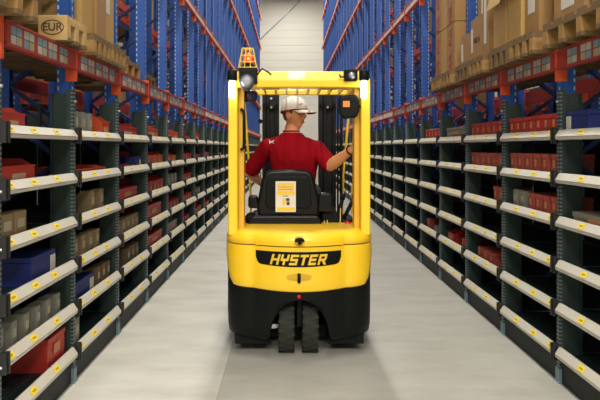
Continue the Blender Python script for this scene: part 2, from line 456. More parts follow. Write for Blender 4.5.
# left rack
pallet(-2.2, -1.20, 2.40, 2.95, 'wooden pallet at top left corner carrying a wooden crate', 4)
pallet(-2.0, -1.235, 3.44, 3.775, 'small pale wooden pallet stamped EUR on its corner block', 3, mat('pallet_wood_pale', (.52, .34, .13), .7, var=.3, scale=12, bump=.3))
eur = bpy.data.objects['wooden_pallet.001']
MB().box(-1.395, -1.232, 3.432, 3.444, ZB+.002, ZB+.138).build('end_board', bpy.data.materials['pallet_wood_pale'], eur, bevel=.003, seg=1)
text_mesh('EUR', .062, ink, 'stamp', eur, (-1.315, 3.4315, ZB+.074), basis((1, 0, 0), (0, 0, 1)), sx=1.0)
ring = [(-1.315+.062*math.cos(a), 3.4312, ZB+.074+.040*math.sin(a)) for a in [2*math.pi*i/28 for i in range(29)]]
MB().tube(ring, .0028, 5, cap=False).build('stamp_ring', ink, eur)
for i, (a, b_) in enumerate(((3.98, 4.36), (4.40, 4.76))):
    pallet(-2.15, -1.255, a, b_, 'worn wooden pallet in second left bay under wrapped cartons, %s one' % ('nearer', 'farther')[i], 4)
pallet(-2.2, -1.345, 4.93, 5.6, 'wooden pallet with a low crate in third left bay', 4)
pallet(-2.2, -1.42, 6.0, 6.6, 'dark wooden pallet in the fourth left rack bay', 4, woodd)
# crate on the first pallet
t = thing('wooden_crate', (-1.6, 2.67, ZP), 'wooden slatted crate with corner post on the pallet at top left', 'crate')
b = MB(); 
for i in range(6): b.box(-2.1, -1.24, 2.44, 2.46, ZP+.02+i*.13, ZP+.13+i*.13); b.box(-1.26, -1.24, 2.44, 2.90, ZP+.02+i*.13, ZP+.13+i*.13)
b.build('slats', wood, t)
for yy in (2.41, 2.89): MB().box(-1.245, -1.205, yy, yy+.05, ZP, ZP+.8).build('corner_post', wood, t)
MB().box(-2.1, -1.27, 2.47, 2.88, ZP+.0, ZP+.7).build('liner', mat('crate_liner', (.20, .15, .08), .8), t)
carton(-2.05, -1.50, 3.46, 3.75, ZP, .95, 'tall brown carton standing on the EUR stamped pallet', brownc, -1)
carton(-2.05, -1.335, 3.98, 4.22, ZP, .95, 'yellow brown tall carton, nearest in second left bay', cardy, -1)
carton(-2.05, -1.32, 4.24, 4.46, ZP, 1.1, 'tall carton with white shipping label in second left bay', card, -1, (4.27, 4.37, ZP+.30, ZP+1.0))
carton(-2.05, -1.34, 4.49, 4.73, ZP, 1.0, 'carton with pale label beside farther upright in second left bay', cardy, -1, (4.53, 4.62, ZP+.25, ZP+.9))
t = carton(-2.1, -1.42, 4.98, 5.5, ZP, .07, 'flat low wooden tray on the pallet in third left bay', wood, -1, name='wooden_tray', cat='tray')
# right rack
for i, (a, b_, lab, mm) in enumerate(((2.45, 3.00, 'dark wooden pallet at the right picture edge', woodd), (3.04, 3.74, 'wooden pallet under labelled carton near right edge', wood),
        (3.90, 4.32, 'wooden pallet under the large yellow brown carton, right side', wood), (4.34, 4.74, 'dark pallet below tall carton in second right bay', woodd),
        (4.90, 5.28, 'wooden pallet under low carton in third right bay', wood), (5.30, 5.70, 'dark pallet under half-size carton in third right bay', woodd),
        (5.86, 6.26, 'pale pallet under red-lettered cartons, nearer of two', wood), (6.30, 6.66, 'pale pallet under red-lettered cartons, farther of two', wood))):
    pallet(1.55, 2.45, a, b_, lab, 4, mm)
carton(1.62, 2.2, 2.95, 3.28, ZP, .9, 'carton with large white label at the right picture edge', card, 1, (3.05, 3.20, ZP+.1, ZP+.8))
carton(1.60, 2.2, 3.32, 3.70, ZP, .9, 'brown carton with tall white label sheet, first right bay', card, 1, (3.44, 3.60, ZP+.06, ZP+.7))
carton(1.60, 2.25, 3.92, 4.14, ZP, .62, 'carton with white label strip next to a big open carton', card, 1, (3.99, 4.10, ZP+.14, ZP+.55))
carton(1.58, 2.3, 4.17, 4.42, ZP, .52, 'big yellow brown carton with folded front flap, nearer one', cardy, 1, open_top=True)
carton(1.58, 2.3, 4.45, 4.73, ZP, .50, 'big yellow brown carton with folded front flap, farther one', cardy, 1, open_top=True)
carton(1.60, 2.25, 4.92, 5.05, ZP, .70, 'narrow carton with white label against second right upright', card, 1, (4.96, 5.02, ZP+.1, ZP+.6))
carton(1.60, 2.25, 5.07, 5.38, ZP, .36, 'brown carton with printed line standing on right pallets', card, 1, (5.32, 5.37, ZP+.08, ZP+.28), text=('T&O A', .06, 5.22, ZP+.17, False, ink))
carton(1.60, 2.25, 5.40, 5.68, ZP, .27, 'low brown carton left of the printed one, right rack', card, 1, (5.62, 5.67, ZP+.04, ZP+.2))
carton(1.66, 2.25, 5.09, 5.38, ZP+.364, .42, 'carton with white label stacked on the printed carton', card, 1, (5.15, 5.28, ZP+.40, ZP+.7))
for i, (a, b_) in enumerate(((5.90, 6.20), (6.22, 6.42), (6.44, 6.66))):
    for j in range(2):
        hh = .47
        lab = '%s carton with red letters, %s of its stack, %s' % (('large', 'plain slim', 'narrow')[i], ('bottom', 'top')[j], ('nearest the camera', 'between two lettered stacks', 'farthest of the stacks')[i])
        tx = ('RIL RIL', .15, (a+b_)/2, ZP+.235+j*hh, True, ink_red) if i != 1 else None
        if i == 1: lab = 'slim plain carton between two red-lettered stacks, %s one' % ('bottom', 'top')[j]
        carton(1.60, 2.2, a, b_, ZP+j*(hh+.004), hh, lab, cardy if i == 1 else card, 1, text=tx)
# pallets seen from below through the rear half, and loads in the rows behind
def load(x0, x1, y0, y1, z, h, label, m_, group, side):
    carton(x0, x1, y0, y1, z, h, label, m_, side, group=group)
r2 = random.Random(3)
for s, X0, side in ((-1, XL, 'left'), (1, XR, 'right')):
    for i in range(0, 26):
        for li in (0, 1, 2, 3):
            if li >= nlev(Y0+i*P-3): continue
            if li == 0 and i > 9: continue
            if r2.random() < (.35 if li else .1): continue
            if s > 0 and li == 0 and 3 < i < 7: continue
            y = Y0+i*P; hh = r2.uniform(.6, .95)
            xa, xb = sorted((X0+s*(1.22), X0+s*(1.98)))
            load(xa, xb, y+.16, y+P-.06, LEV[li], hh, '%s carton behind the %s rack, %s bay, %s beam level' % (r2.choice(['brown']), side, NTH[i], ['lowest','second','third','fourth'][li]),
                 r2.choice([card, brownc, cardy, brownc]), 'carton loads behind the %s rack' % side, -s)

# ------------------------------------------------------------------ goods on the picking shelves
PROTO = {}
def goods(side, bay, tier, y0, y1, h, kind, desc, which='', u0=.03, u1=.40):
    """kind: bin, box, folder.  bay counts from the camera (0 = nearest), tier 0 = top"""
    s, X0 = (-1, XL) if side == 'left' else (1, XR)
    zt = LIP[tier]-.045; yb = Y0+(bay-1)*P
    m_, cat = {'red_bin': (redp, 'bin'), 'orange_bin': (orap, 'bin'), 'red_box': (redp, 'box'), 'blue_box': (bluec, 'box'), 'tan': (tan, 'folder'),
          'grey': (greyb, 'folder'), 'brown': (brownc, 'folder'), 'pink': (pinkc, 'box'), 'wide': (greyb, 'box')}[kind]
    lab = '%s, %s%s shelf of the %s %s bay' % (desc, which+', ' if which else '', SHELF[tier], NTH[bay], side)
    X = lambda a, c: (min(s*a, s*c), max(s*a, s*c))
    u1 = min(u1, {'bin': .30, 'box': .26, 'folder': .15}[cat]); d = u1-u0; W = y1-y0
    key = (kind, s, round(W, 3), round(h, 3), round(d, 3))
    loc = (X0+s*u0, yb+y0, zt)
    if key in PROTO:
        dup(PROTO[key], loc, lab, '%s goods on the %s shelves' % (cat, side)); return
    name = {'bin': 'storage_bin', 'box': 'product_box', 'folder': 'magazine_box'}[cat]
    if kind == 'orange_bin' or kind == 'red_bin':
        t = thing(name, loc, lab, cat, '%s goods on the %s shelves' % (cat, side)); th = .006
        b = MB(); b.box(*X(0, d), 0, W, 0, th); b.box(*X(0, th), 0, W, th, h*.72); b.box(*X(d-th, d), 0, W, th, h)
        for ya in (0, W-th):
            b.prism([(s*th, th), (s*(d-th), th), (s*(d-th), h), (s*d*.25, h), (s*th, h*.72)], ya, ya+th, 'y')
        b.build('tub', m_, t, local=True)
        b = MB().box(*X(-.006, .004), 0, W, h*.72, h*.72+.008).box(*X(d*.25, d), -.005, 0, h-.012, h).box(*X(d*.25, d), W, W+.005, h-.012, h)
        b.build('rim', m_, t, local=True)
        MB().box(*X(-.002, -.0004), W*.3, W*.7, h*.2, h*.5).build('label_holder', mat('bin_label', (.5, .32, .2), .5), t, local=True)
    elif cat == 'folder':
        t = thing(name, loc, lab, cat, '%s goods on the %s shelves' % (cat, side))
        b = MB().prism([(0, 0), (s*d, 0), (s*d, h*.8), (s*d*.5, h), (0, h)], 0, W, 'y'); b.build('case', m_, t, local=True, bevel=.003, seg=1)
        MB().box(*X(-.0015, 0), W*.2, W*.8, h*.45, h*.75).build('spine_label', mat('spine', (.40, .36, .27), .6), t, local=True)
    else:
        t = thing(name, loc, lab, cat, '%s goods on the %s shelves' % (cat, side))
        b = MB().box(*X(0, d), 0, W, 0, h-.03).box(*X(-.004, d+.003), -.003, W+.003, h-.03, h); b.build('body', m_, t, local=True, bevel=.003, seg=1)
        lm = white if kind == 'blue_box' else mat('box_label', (.55, .22, .10), .5)
        if kind == 'blue_box': MB().box(*X(.0, d), W+.003, W+.006, .01, h-.03).box(*X(-.004, 0), W*.8, W+.003, .01, h-.03).build('end_label', lm, t, local=True)
        else: MB().box(*X(-.006, -.004), W*.3, W*.65, h*.45, h*.75).build('front_label', lm, t, local=True)
    PROTO[key] = t
def row(side, bay, tier, y0, n, pitch, w_, h, kind, desc, **k):
    for i in range(n):
        goods(side, bay, tier, y0+i*pitch, y0+i*pitch+w_, h, kind, desc, ('nearest', 'second', 'third', 'fourth', 'fifth', 'sixth', 'seventh', 'eighth')[i] if n > 1 else '', **k)
G = goods; L, R = 'left', 'right'
G(L,0,0,.08,.34,.14,'red_bin','single dull red bin'); 
G(L,0,1,.08,.46,.145,'red_bin','wide red bin near left picture edge')
row(L,0,2,.08,2,.15,.13,.15,'tan','tan board box')
G(L,0,3,.42,.74,.155,'blue_box','dark blue box with white end'); 
row(L,0,4,.05,6,.145,.055,.145,'grey','spaced grey file box')
G(L,0,5,.64,.90,.19,'red_box','bright red box beside the post')
row(L,1,0,.10,3,.14,.06,.17,'grey','grey standing binder'); G(L,1,0,.66,.84,.17,'orange_bin','orange bin')
G(L,1,1,.08,.74,.075,'orange_bin','long shallow orange tray'); row(L,1,2,.42,2,.2,.08,.17,'tan','tan standing file')
row(L,1,3,.08,4,.15,.07,.16,'tan','tan file box'); G(L,1,4,.10,.46,.14,'blue_box','small blue carton with white end'); row(L,1,4,.56,3,.12,.06,.15,'brown','brown file box')
G(L,1,5,.10,.18,.18,'grey','single grey file')
G(L,2,0,.08,.70,.14,'red_bin','red bin'); G(L,2,1,.08,.60,.06,'red_bin','shallow red tray'); G(L,2,1,.64,.84,.12,'blue_box','little blue and white box')
G(L,2,2,.10,.70,.13,'red_box','red carton'); row(L,2,3,.08,5,.15,.08,.15,'tan','tan upright file'); row(L,2,4,.40,3,.15,.06,.15,'brown','thin brown file')
G(L,3,0,.05,.60,.16,'orange_bin','bright orange bin'); row(L,3,1,.05,3,.28,.24,.16,'orange_bin','orange picking bin'); row(L,3,2,.05,5,.17,.14,.17,'red_bin','red picking bin')
G(L,3,3,.10,.75,.17,'red_box','red carton'); G(L,3,4,.10,.80,.14,'red_box','long red carton')
row(L,4,0,.05,2,.4,.34,.15,'orange_bin','orange bin'); row(L,4,1,.1,2,.3,.24,.14,'orange_bin','small orange bin'); row(L,4,2,.15,3,.22,.10,.16,'grey','pale grey file'); row(L,4,3,.1,4,.2,.12,.14,'red_bin','red narrow bin'); G(L,4,4,.2,.7,.14,'wide','grey box')
row(L,5,0,.05,3,.26,.20,.10,'red_bin','low red bin'); row(L,5,1,.05,5,.16,.12,.15,'red_bin','dark red bin'); row(L,5,2,.05,5,.16,.12,.15,'red_bin','red narrow bin'); row(L,5,3,.05,5,.16,.12,.14,'red_bin','small red bin'); row(L,5,4,.1,3,.2,.12,.12,'red_bin','red bin')
row(L,6,0,.10,1,.3,.5,.18,'orange_bin','tall orange bin'); row(L,6,1,.1,3,.2,.12,.12,'red_bin','red bin'); row(L,6,3,.1,3,.22,.14,.14,'brown','brown box'); row(L,6,4,.1,3,.25,.2,.14,'red_bin','red bin')
row(L,7,1,.1,2,.35,.3,.16,'red_bin','red bin'); row(L,7,0,.1,2,.35,.3,.08,'red_bin','shallow red bin'); row(L,7,4,.1,2,.35,.3,.12,'orange_bin','orange bin')
row(L,8,4,.2,2,.3,.2,.10,'red_bin','red bin'); row(L,8,2,.2,2,.3,.2,.10,'red_bin','red bin'); row(L,9,1,.2,2,.3,.2,.12,'red_bin','red bin')
G(R,0,0,.66,.93,.155,'blue_box','shiny blue carton'); G(R,0,2,.30,.85,.09,'wide','pale flat box'); 
row(R,1,0,.07,7,.122,.105,.155,'red_box','glossy red box'); row(R,1,1,.07,6,.145,.095,.16,'pink','faded red box')
row(R,1,2,.08,4,.125,.085,.15,'pink','faded red box'); row(R,1,2,.62,2,.14,.08,.155,'grey','khaki file')
row(R,2,0,.07,6,.145,.11,.15,'red_box','glossy red box'); row(R,2,1,.07,6,.145,.10,.155,'pink','faded red box'); row(R,2,2,.07,2,.13,.09,.15,'pink','faded red box')
row(R,2,4,.30,3,.16,.09,.12,'pink','pale red box')
row(R,3,0,.10,1,.4,.7,.14,'wide','beige lidded box'); row(R,3,4,.15,1,.16,.08,.12,'pink','pale red box'); G(R,3,4,.55,.75,.14,'red_bin','orange red bin'); 
row(R,4,0,.07,5,.16,.12,.15,'red_box','bright red box'); row(R,4,4,.3,1,.2,.08,.1,'grey','grey file'); row(R,4,4,.65,1,.2,.08,.14,'pink','slim red box')

# ------------------------------------------------------------------ the forklift
yel = mat('truck_yellow', (.93, .575, .018), .34, var=.03, scale=2, coat=.4)
yeld = mat('guard_yellow', (.93, .60, .022), .38, var=.04, scale=4, coat=.2)
blk = mat('truck_black', (.007, .008, .007), .45, var=.2, scale=5, spec=.1)
vinyl = mat('seat_vinyl', (.005, .005, .005), .33, var=.15, scale=12, bump=.1, spec=.22)
rubber = mat('tyre_rubber', (.020, .021, .015), .85, var=.35, scale=20, bump=.3)
mastm = mat('mast_steel', (.007, .007, .007), .5, spec=.2)
chrome = mat('bright_steel', (.6, .6, .6), .25, .9)
lens = mat('lamp_lens', (.35, .36, .37), .15, 0, coat=1)
lit = mat('lit_lamp', (1, 1, 1), .3, emit=((.93, .94, 1.0), 14))
orl = mat('beacon_lens', (.95, .13, .01), .2, emit=((1, .12, .005), .6), coat=.8)
redk = mat('red_knob', (.55, .01, .01), .3)
decal_y = mat('decal_yellow', (.75, .48, .02), .5)
decal_w = mat('decal_white', (.62, .60, .52), .5)
CX = .079
def px(x, Y): return (x-288)*Y/F
def pz(y, Y): return CAMZ-(y-147)*Y/F
T = thing('forklift', (CX, 4.7, 0), 'yellow and black three-wheel forklift driving away down the aisle', 'forklift')
HW = .512
def outline(z, off=0, hw=HW, yr=4.13, n=40, yend=5.35, bulge=.10, rc=.20):
    """plan outline, from the left front corner round the rear to the right front corner"""
    pts = []
    hw = hw+off; yr = yr-off; rc = rc+off
    pts.append((-hw, yend)); pts.append((-hw, 5.0)); pts.append((-hw, 4.7))
    for i in range(9):
        a = math.pi-(math.pi/2)*i/8
        pts.append((-hw+rc+math.cos(a)*rc, yr+bulge+rc-.0-math.sin(a)*rc))
    m = 12
    for i in range(1, m):
        t = i/m; x = (-hw+rc)+(2*hw-2*rc)*t; q = 1-(x/(hw-rc))**2
        pts.append((x, yr+bulge-bulge*q))
    for p in pts[:12][::-1]: pts.append((-p[0], p[1]))
    return [(CX+p[0], p[1]) for p in pts]
def ring(z, zf=None, **k):
    o = outline(z, **k); return [(x, y, zf(x) if zf else z) for x, y in o]
# black lower body with the wheel arch cut by shaping the rear wall
b = MB(); rings = []
for z, off in ((.13, -.035), (.15, -.012), (.20, -.004), (.35, 0), (.50, .0), (.66, -.004), (.70, -.012)): rings.append(ring(z, off=off))
# wheel arch: rear wall is open between the arch columns, so build the shell from columns
n = len(rings[0]); cols = list(range(n))
def arch_z(x):
    d = (x-CX)/.205
    return .13 if abs(d) >= 1 else .13+.29*math.sqrt(1-d*d)*1.0
base_o = outline(.13, n=40)
fine = []
for i in range(n-1):
    a, c = base_o[i], base_o[i+1]; st = 6 if abs((a[0]+c[0])/2-CX) < .32 and a[1] < 4.4 else 1
    for j in range(st): fine.append((a[0]+(c[0]-a[0])*j/st, a[1]+(c[1]-a[1])*j/st))
fine.append(base_o[-1])
def inset(p, off):
    x = p[0]-CX; y = p[1]; f = (HW+off)/HW
    return (CX+x*f, 4.75+(y-4.75)*(1+off/.62) if y < 4.75 else y)
rr = []
for k, (z, off) in enumerate(((.13, -.03), (.15, -.010), (.20, -.003), (.30, 0), (.42, 0), (.55, 0), (.66, 0), (.70, -.006))):
    r_ = []
    for p in fine:
        q = inset(p, off); zz = z
        az = arch_z(q[0]) if p[1] < 4.4 else .13
        if az > z: zz = az
        r_.append((q[0], q[1], zz))
    rr.append(r_)
b.loft(rr, closed=False)
# arch liner going inward and the top plate
al = [(p[0], p[1], z_) for p, z_ in ((inset(q, -.01), arch_z(q[0])) for q in fine if abs(q[0]-CX) < .23 and q[1] < 4.4)]
b.loft([al, [(x, 4.75, z) for x, y, z in al]], closed=False)
top = [(p[0], p[1], .70) for p in fine]; n_ = len(b.v); b.v += top; b.f.append(tuple(range(n_, n_+len(top)))); b.m.append(0)
bot = [(inset(p, -.03)[0], inset(p, -.03)[1], .14) for p in fine if not (abs(p[0]-CX) < .206 and p[1] < 4.4)]
lb = [p for p in bot if p[0] < CX]; rb = [p for p in bot if p[0] > CX]
b.add(lb+[(CX-.206, 5.35, .14)], [tuple(range(len(lb)+1))]); b.add(rb+[(CX+.206, 5.35, .14)], [tuple(range(len(rb)+1))])
b.box(CX-.2, CX+.2, 4.75, 4.76, .14, .45)
b.box(CX-HW, CX+HW, 5.34, 5.36, .14, .70)
body = b.build('lower_body', blk, T, smooth=False)
for poly in body.data.polygons: poly.use_smooth = abs(poly.normal.z) < .6
# yellow counterweight shell wrapped over the upper rear
def zlow(x):
    t = abs(x-CX)/HW
    if t < .86: return pz(292.5, 4.12)+.016*(t/.86)**2
    u = (t-.86)/.14
    return pz(292.5, 4.12)+.016+.26*(1-math.sqrt(max(0, 1-u*u)))
sh = []
fine2 = [p for p in fine if p[1] < 4.95]
for k, (f, off) in enumerate(((0, -.004), (0, .004), (.03, .008), (.2, .009), (.5, .009), (.85, .008), (1, .004))):
    r_ = []
    for p in fine2:
        q = inset(p, off); z0 = zlow(p[0]) if p[1] < 4.5 else .70; z0 = min(z0, .72); z1 = .775
        if p[1] >= 4.36: z0 = max(z0, .60)
        r_.append((q[0], q[1], z0+(z1-z0)*f))
    sh.append(r_)
b = MB().loft(sh, closed=False)
r_ = sh[-1]; b.loft([r_, [(inset(p, -.05)[0], inset(p, -.05)[1], .775) for p in fine2]], closed=False)
cw = b.build('counterweight', yel, T, smooth=True)
# hood lid on top: rounded upper edge
hr = []
for z, off in ((.782, .002), (.790, .008), (.815, .009), (.840, .002), (.858, -.016), (.868, -.048), (.872, -.09)):
    hr.append([(*inset(p, off), z) for p in fine2])
b = MB().loft(hr, closed=False)
tp = hr[-1]; n_ = len(b.v); b.v += tp; b.f.append(tuple(range(n_, n_+len(tp)))); b.m.append(0)
bt = hr[0]; b.loft([bt, [(*inset(p, -.05), .782) for p in fine2]], closed=False)
hood = b.build('hood', yel, T, smooth=True)
hood.data.polygons[-1].use_smooth = True
# raised centre edge of the lid and its black latch in a recess
MB().prism([(CX-.33, 0), (CX+.33, 0), (CX+.27, .010), (CX-.27, .010)], 0, .012, 'y').v
yc = 4.13
def rear_y(x): return 4.13+.10*((x-CX)/(HW-.20))**2 if abs(x-CX) < HW-.2 else 4.23
def curved(name, mats, x0, x1, zf0, zf1, off, th, par, n=24, poly=None):
    """plate following the rear curve of the counterweight"""
    b = MB(); fr = []; bk = []
    for i in range(n+1):
        x = x0+(x1-x0)*i/n; y = rear_y(x)*1.0-.009-off
        fr.append([(x, y-th, zf0(i/n)), (x, y-th, zf1(i/n))]); bk.append([(x, y, zf0(i/n)), (x, y, zf1(i/n))])
    rings = [[f[0], f[1], k[1], k[0]] for f, k in zip(fr, bk)]
    return b.loft(rings).build(name, mats, par)
curved('lid_edge', yel, CX-.30, CX+.30, lambda t: .776+(.008 if .03 < t < .97 else 0), lambda t: .790, -.001, .010, hood)
b = MB().lathe((CX-.005, rear_y(CX)-.028, .822), (0, 1, 0), [(0, .026), (.03, .034)], 18)
b.build('latch_seat', yel, hood)
b = MB().prism([(CX-.036, .818), (CX-.030, .838), (CX-.01, .846), (CX+.018, .843), (CX+.032, .828), (CX+.030, .818), (CX+.014, .822), (CX+.012, .802), (CX-.014, .802), (CX-.012, .822)], 4.075, 4.11, 'y')
b.build('latch', blk, hood, bevel=.004)
# brand plate
pxs = (255.2, 342)
Yb = 4.11
z0p, z1p = pz(267.5, Yb), pz(252.4, Yb)
xa, xb = px(255.2, Yb+.03), px(342, Yb+.03)
def cl(t):   # lower edge rises at both ends
    e = min(t, 1-t)
    return z0p+(.045*(1-math.sqrt(max(0, 1-((.07-e)/.07)**2))) if e < .07 else 0)+.012*(2*t-1)**2
plate = curved('brand_plate', blk, xa, xb, cl, lambda t: z1p, 0, .003, T, n=40)
letters = {
 'H': [(0,0,1.15,5), (3.25,0,4.4,5), (1,2,3.4,3)],
 'Y': [(0,2.2,1.15,5), (3.1,2.2,4.25,5), (0.2,1.9,4.0,3.0), (1.55,0,2.7,2.2)],
 'S': [(0,0,4.1,1.1), (0,1.95,4.1,3.05), (0,3.9,4.2,5), (0,2.4,1.15,4.6), (3.0,.5,4.1,2.6)],
 'T': [(0,3.85,4.3,5), (1.55,0,2.75,4)],
 'E': [(0,0,1.15,5), (.5,0,4,1.1), (.5,1.95,3.7,3.05), (.5,3.9,4.1,5)],
 'R': [(0,0,1.15,5), (.5,3.9,3.9,5), (3.0,2.5,4.15,4.75), (.5,1.85,3.8,2.85), [(1.7,2.1),(3.0,2.1),(4.7,0),(3.3,0)]]}
lh = (z1p-z0p)*.70; u = lh/5; lw = px(327.5, Yb)-px(269.5, Yb); us = lw/(6*4.25+5*.75+1.0); zb = z0p+(z1p-z0p)*.13
xx = px(269.5, Yb)
for ch in 'HYSTER':
    b = MB()
    for it in letters[ch]:
        vs = []
        if isinstance(it, tuple): a, c, d, e = it; it = [(a, c), (d, c), (d, e), (a, e)]
        for yo in (0, -.0025):
            for (lx, lz) in it:
                x = xx+lx*us+lz*us*.30; vs.append((x, rear_y(x)-.009-.0035+yo+(.0 if yo else .001), zb+lz*u))
        b.add(vs, [(0,1,2,3),(7,6,5,4),(0,4,5,1),(1,5,6,2),(2,6,7,3),(3,7,4,0)])
    b.build('letter', mat('letter_yellow', (.80, .50, .03), .45), plate); xx += us*5.0
# tow pin recess
zt = pz(278, 4.1)
b = MB().lathe((CX-.005, 0, 0), (0, 1, 0), [(0, .01), (.01, .01)], 4)
rec = MB()
for (w0, h0, yo) in ((.085, .026, .0), (.06, .018, .006)):
    pts = [(CX-.005+w0*math.cos(a), zt+h0*math.sin(a)*(1.0 if abs(math.sin(a)) < .8 else .9)) for a in [2*math.pi*i/24 for i in range(24)]]
    rec.prism(pts, 4.13-.009-.003-yo*.4, 4.13-.010, 'y', 0)
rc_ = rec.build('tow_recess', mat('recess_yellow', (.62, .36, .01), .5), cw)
MB().lathe((CX-.005, 4.105, zt-.032), (0, 0, 1), [(0, .011), (.06, .011)], 12).build('tow_pin', blk, cw, smooth=True)
MB().lathe((CX-.005, 4.118, pz(297, 4.12)), (0, 1, 0), [(0, .013), (.02, .013)], 14).build('red_button', redk, T, smooth=True)
# tyres
def tyre(cx, cy, r, wd, name='tyre', grooves=True):
    prof = [(-wd/2, r*.55), (-wd/2, r*.82), (-wd/2+.004, r*.93), (-wd/2+.016, r), (-.008, r), (0, r*.995), (.008, r), (wd/2-.016, r), (wd/2-.004, r*.93), (wd/2, r*.82), (wd/2, r*.55)]
    t = MB().lathe((cx, cy, r), (1, 0, 0), prof, 40).build(name, rubber, T, smooth=True)
    if grooves:
        b = MB()
        for k in range(22):
            a = 2*math.pi*k/22
            for sgn, ph in ((-1, 0), (1, .14)):
                aa = a+ph; c_, s_ = math.cos(aa), math.sin(aa); c2, s2 = math.cos(aa+.09), math.sin(aa+.09)
                b.bar((cx+sgn*wd*.47, cy+c_*r*.998, r+s_*r*.998), (cx+sgn*.008, cy+c2*r*.998, r+s2*r*.998), .028, .014, up=(0, c_, s_))
        b.build('tread', rubber, t)
    MB().lathe((cx-wd*.3, cy, r), (1, 0, 0), [(0, r*.5), (.01, r*.56), (wd*.6-.01, r*.56), (wd*.6, r*.5)], 24).build('wheel_rim', blk, t, smooth=True)
tyre(px(286.5, 4.2), 4.40, .205, .112); tyre(px(310.7, 4.2), 4.40, .205, .112)
for sx in (-1, 1): tyre(CX+sx*.42, 5.45, .23, .15, 'tyre', False)
MB().box(CX-.02, CX+.02, 4.26, 4.6, .2, .5).build('steer_yoke', blk, T, bevel=.01)
MB().bar((CX-.40, 4.4, .16), (CX-.12, 4.42, .17), .03, .03).build('linkage', chrome, T)
# overhead guard
g = thing('overhead_guard', (0, 0, 0), None, None); g.parent = T; g.location = (0, 0, 0)
for k in ('label', 'category'):
    if k in g: del g[k]
zt_, zbm = 1.985, 1.868
def legpoly(sx): return None
for sx in (-1, 1):
    xo = CX+sx*.498; xi = CX+sx*.432
    b = MB().box(min(xo, xi), max(xo, xi), 4.30, 4.42, .83, 1.93)
    b.build('rear_leg', yeld, g, bevel=.012, seg=3)
    # inner channel of the leg, set further in and forward
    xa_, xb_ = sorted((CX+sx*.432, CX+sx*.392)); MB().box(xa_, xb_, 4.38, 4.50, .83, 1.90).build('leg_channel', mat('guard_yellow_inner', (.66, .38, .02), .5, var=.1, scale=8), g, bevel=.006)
    MB().tube([(CX+sx*.42, 5.74, .6), (CX+sx*.43, 5.66, 1.2), (CX+sx*.462, 5.30, 1.91)], .011, 10).build('front_leg', yeld, g, smooth=True)
    b = MB().box(*sorted((CX+sx*.48, CX+sx*.43)), 4.36, 5.36, 1.895, 1.945); b.build('side_rail', yeld, g, bevel=.008)
# corners of the rear beam are cut in a slope to the legs
xl, xr = CX-.455, CX+.455
b = MB().prism([(4.31, zbm), (4.305, 1.925), (4.345, zt_), (4.43, zt_), (4.43, zbm)], CX-.47, CX+.47, 'x')
b.build('rear_beam', yeld, g, bevel=.012, seg=3)
MB().box(px(242, 5.35), px(357, 5.35), 5.33, 5.38, pz(95, 5.35), pz(90, 5.35)).build('front_beam', yeld, g, bevel=.008)
for i in range(9):
    x = CX-.36+.72*i/8
    MB().box(x-.006, x+.006, 4.43, 5.33, 1.905, 1.945).build('roof_bar', yeld, g)
# mast
YM = 5.62
for (a, c) in ((262.3, 279), (319, 336)):
    x0, x1 = px(a, YM), px(c, YM)
    b = MB().box(x0, x1, YM+.06, YM+.075, .06, 2.08).box(x0, x0+.03, YM, YM+.16, .06, 2.08).box(x1-.03, x1, YM, YM+.16, .06, 2.08).box(x0+.045, x0+.06, YM-.01, YM+.06, .06, 2.0)
    c_ = b.build('mast_channel', mastm, T)
    for zz in ((107, 98) if a < 300 else (107,)):
        MB().lathe(((x0+x1)/2+.004, YM+.05, pz(zz, YM)), (0, 1, 0), [(0, .011), (.012, .011)], 10).build('mast_bolt', chrome, c_)
MB().box(px(262.3, YM), px(336, YM), YM+.08, YM+.12, 2.0, 2.08).box(px(262.3, YM), px(336, YM), YM+.08, YM+.12, .3, .42).build('mast_crossbar', mastm, T)
MB().tube([(px(341, 5.5), 5.5, .6), (px(341.5, 5.5), 5.5, 1.9)], .012).build('hydraulic_hose', blk, T, smooth=True)
MB().tube([(px(338, 5.5), 5.52, .6), (px(338, 5.5), 5.52, 1.88)], .008).build('hydraulic_hose', blk, T, smooth=True)
MB().lathe((px(260, 5.5), 5.56, pz(121, 5.5)), (0, 1, 0), [(0, .02), (.05, .02)], 12).build('mast_pin', blk, T)
b = MB().box(CX-.40, CX+.40, 5.84, 5.88, .30, .38).box(CX-.40, CX+.40, 5.84, 5.88, .12, .18); b.build('fork_carriage', mastm, T)
for sx in (-1, 1): MB().prism([(5.88, .04), (5.92, .42), (5.88, .42), (5.84, .08), (6.9, .03), (6.9, .02)][::1], CX+sx*.25-.05, CX+sx*.25+.05, 'x').build('fork', mastm, T)
MB().box(CX-.47, CX+.47, 4.50, 5.3, .065, .15).box(CX-.45, CX-.2, 4.30, 4.52, .075, .15).box(CX+.2, CX+.45, 4.30, 4.52, .075, .15).build('undertray', blk, T)
# floor plate, dashboard, steering
MB().box(CX-.45, CX+.45, 4.9, 5.5, .50, .53).build('floor_plate', blk, T)
MB().prism([(5.28, .5), (5.46, .5), (5.46, .82), (5.36, .86), (5.28, .75)], CX-.42, CX+.42, 'x').build('dashboard', blk, T, bevel=.01)
st = MB().tube([(CX-.15, 5.33, 1.0), (CX-.15, 5.24, 1.12)], .022).build('steering_column', blk, T, smooth=True)
ringp = []
c0 = Vector((CX-.15, 5.22, 1.14)); ax = Vector((0, -.55, .83)).normalized(); ux = Vector((1, 0, 0)); uy = ax.cross(ux)
for i in range(33):
    a = 2*math.pi*i/32; ringp.append(c0+(ux*math.cos(a)+uy*math.sin(a))*.155)
b = MB().tube(ringp, .012, 8, cap=False)
for a in (0.5, 2.6, 4.7): b.tube([c0, c0+(ux*math.cos(a)+uy*math.sin(a))*.155], .008, 6)
b.build('steering_wheel', blk, st, smooth=True)
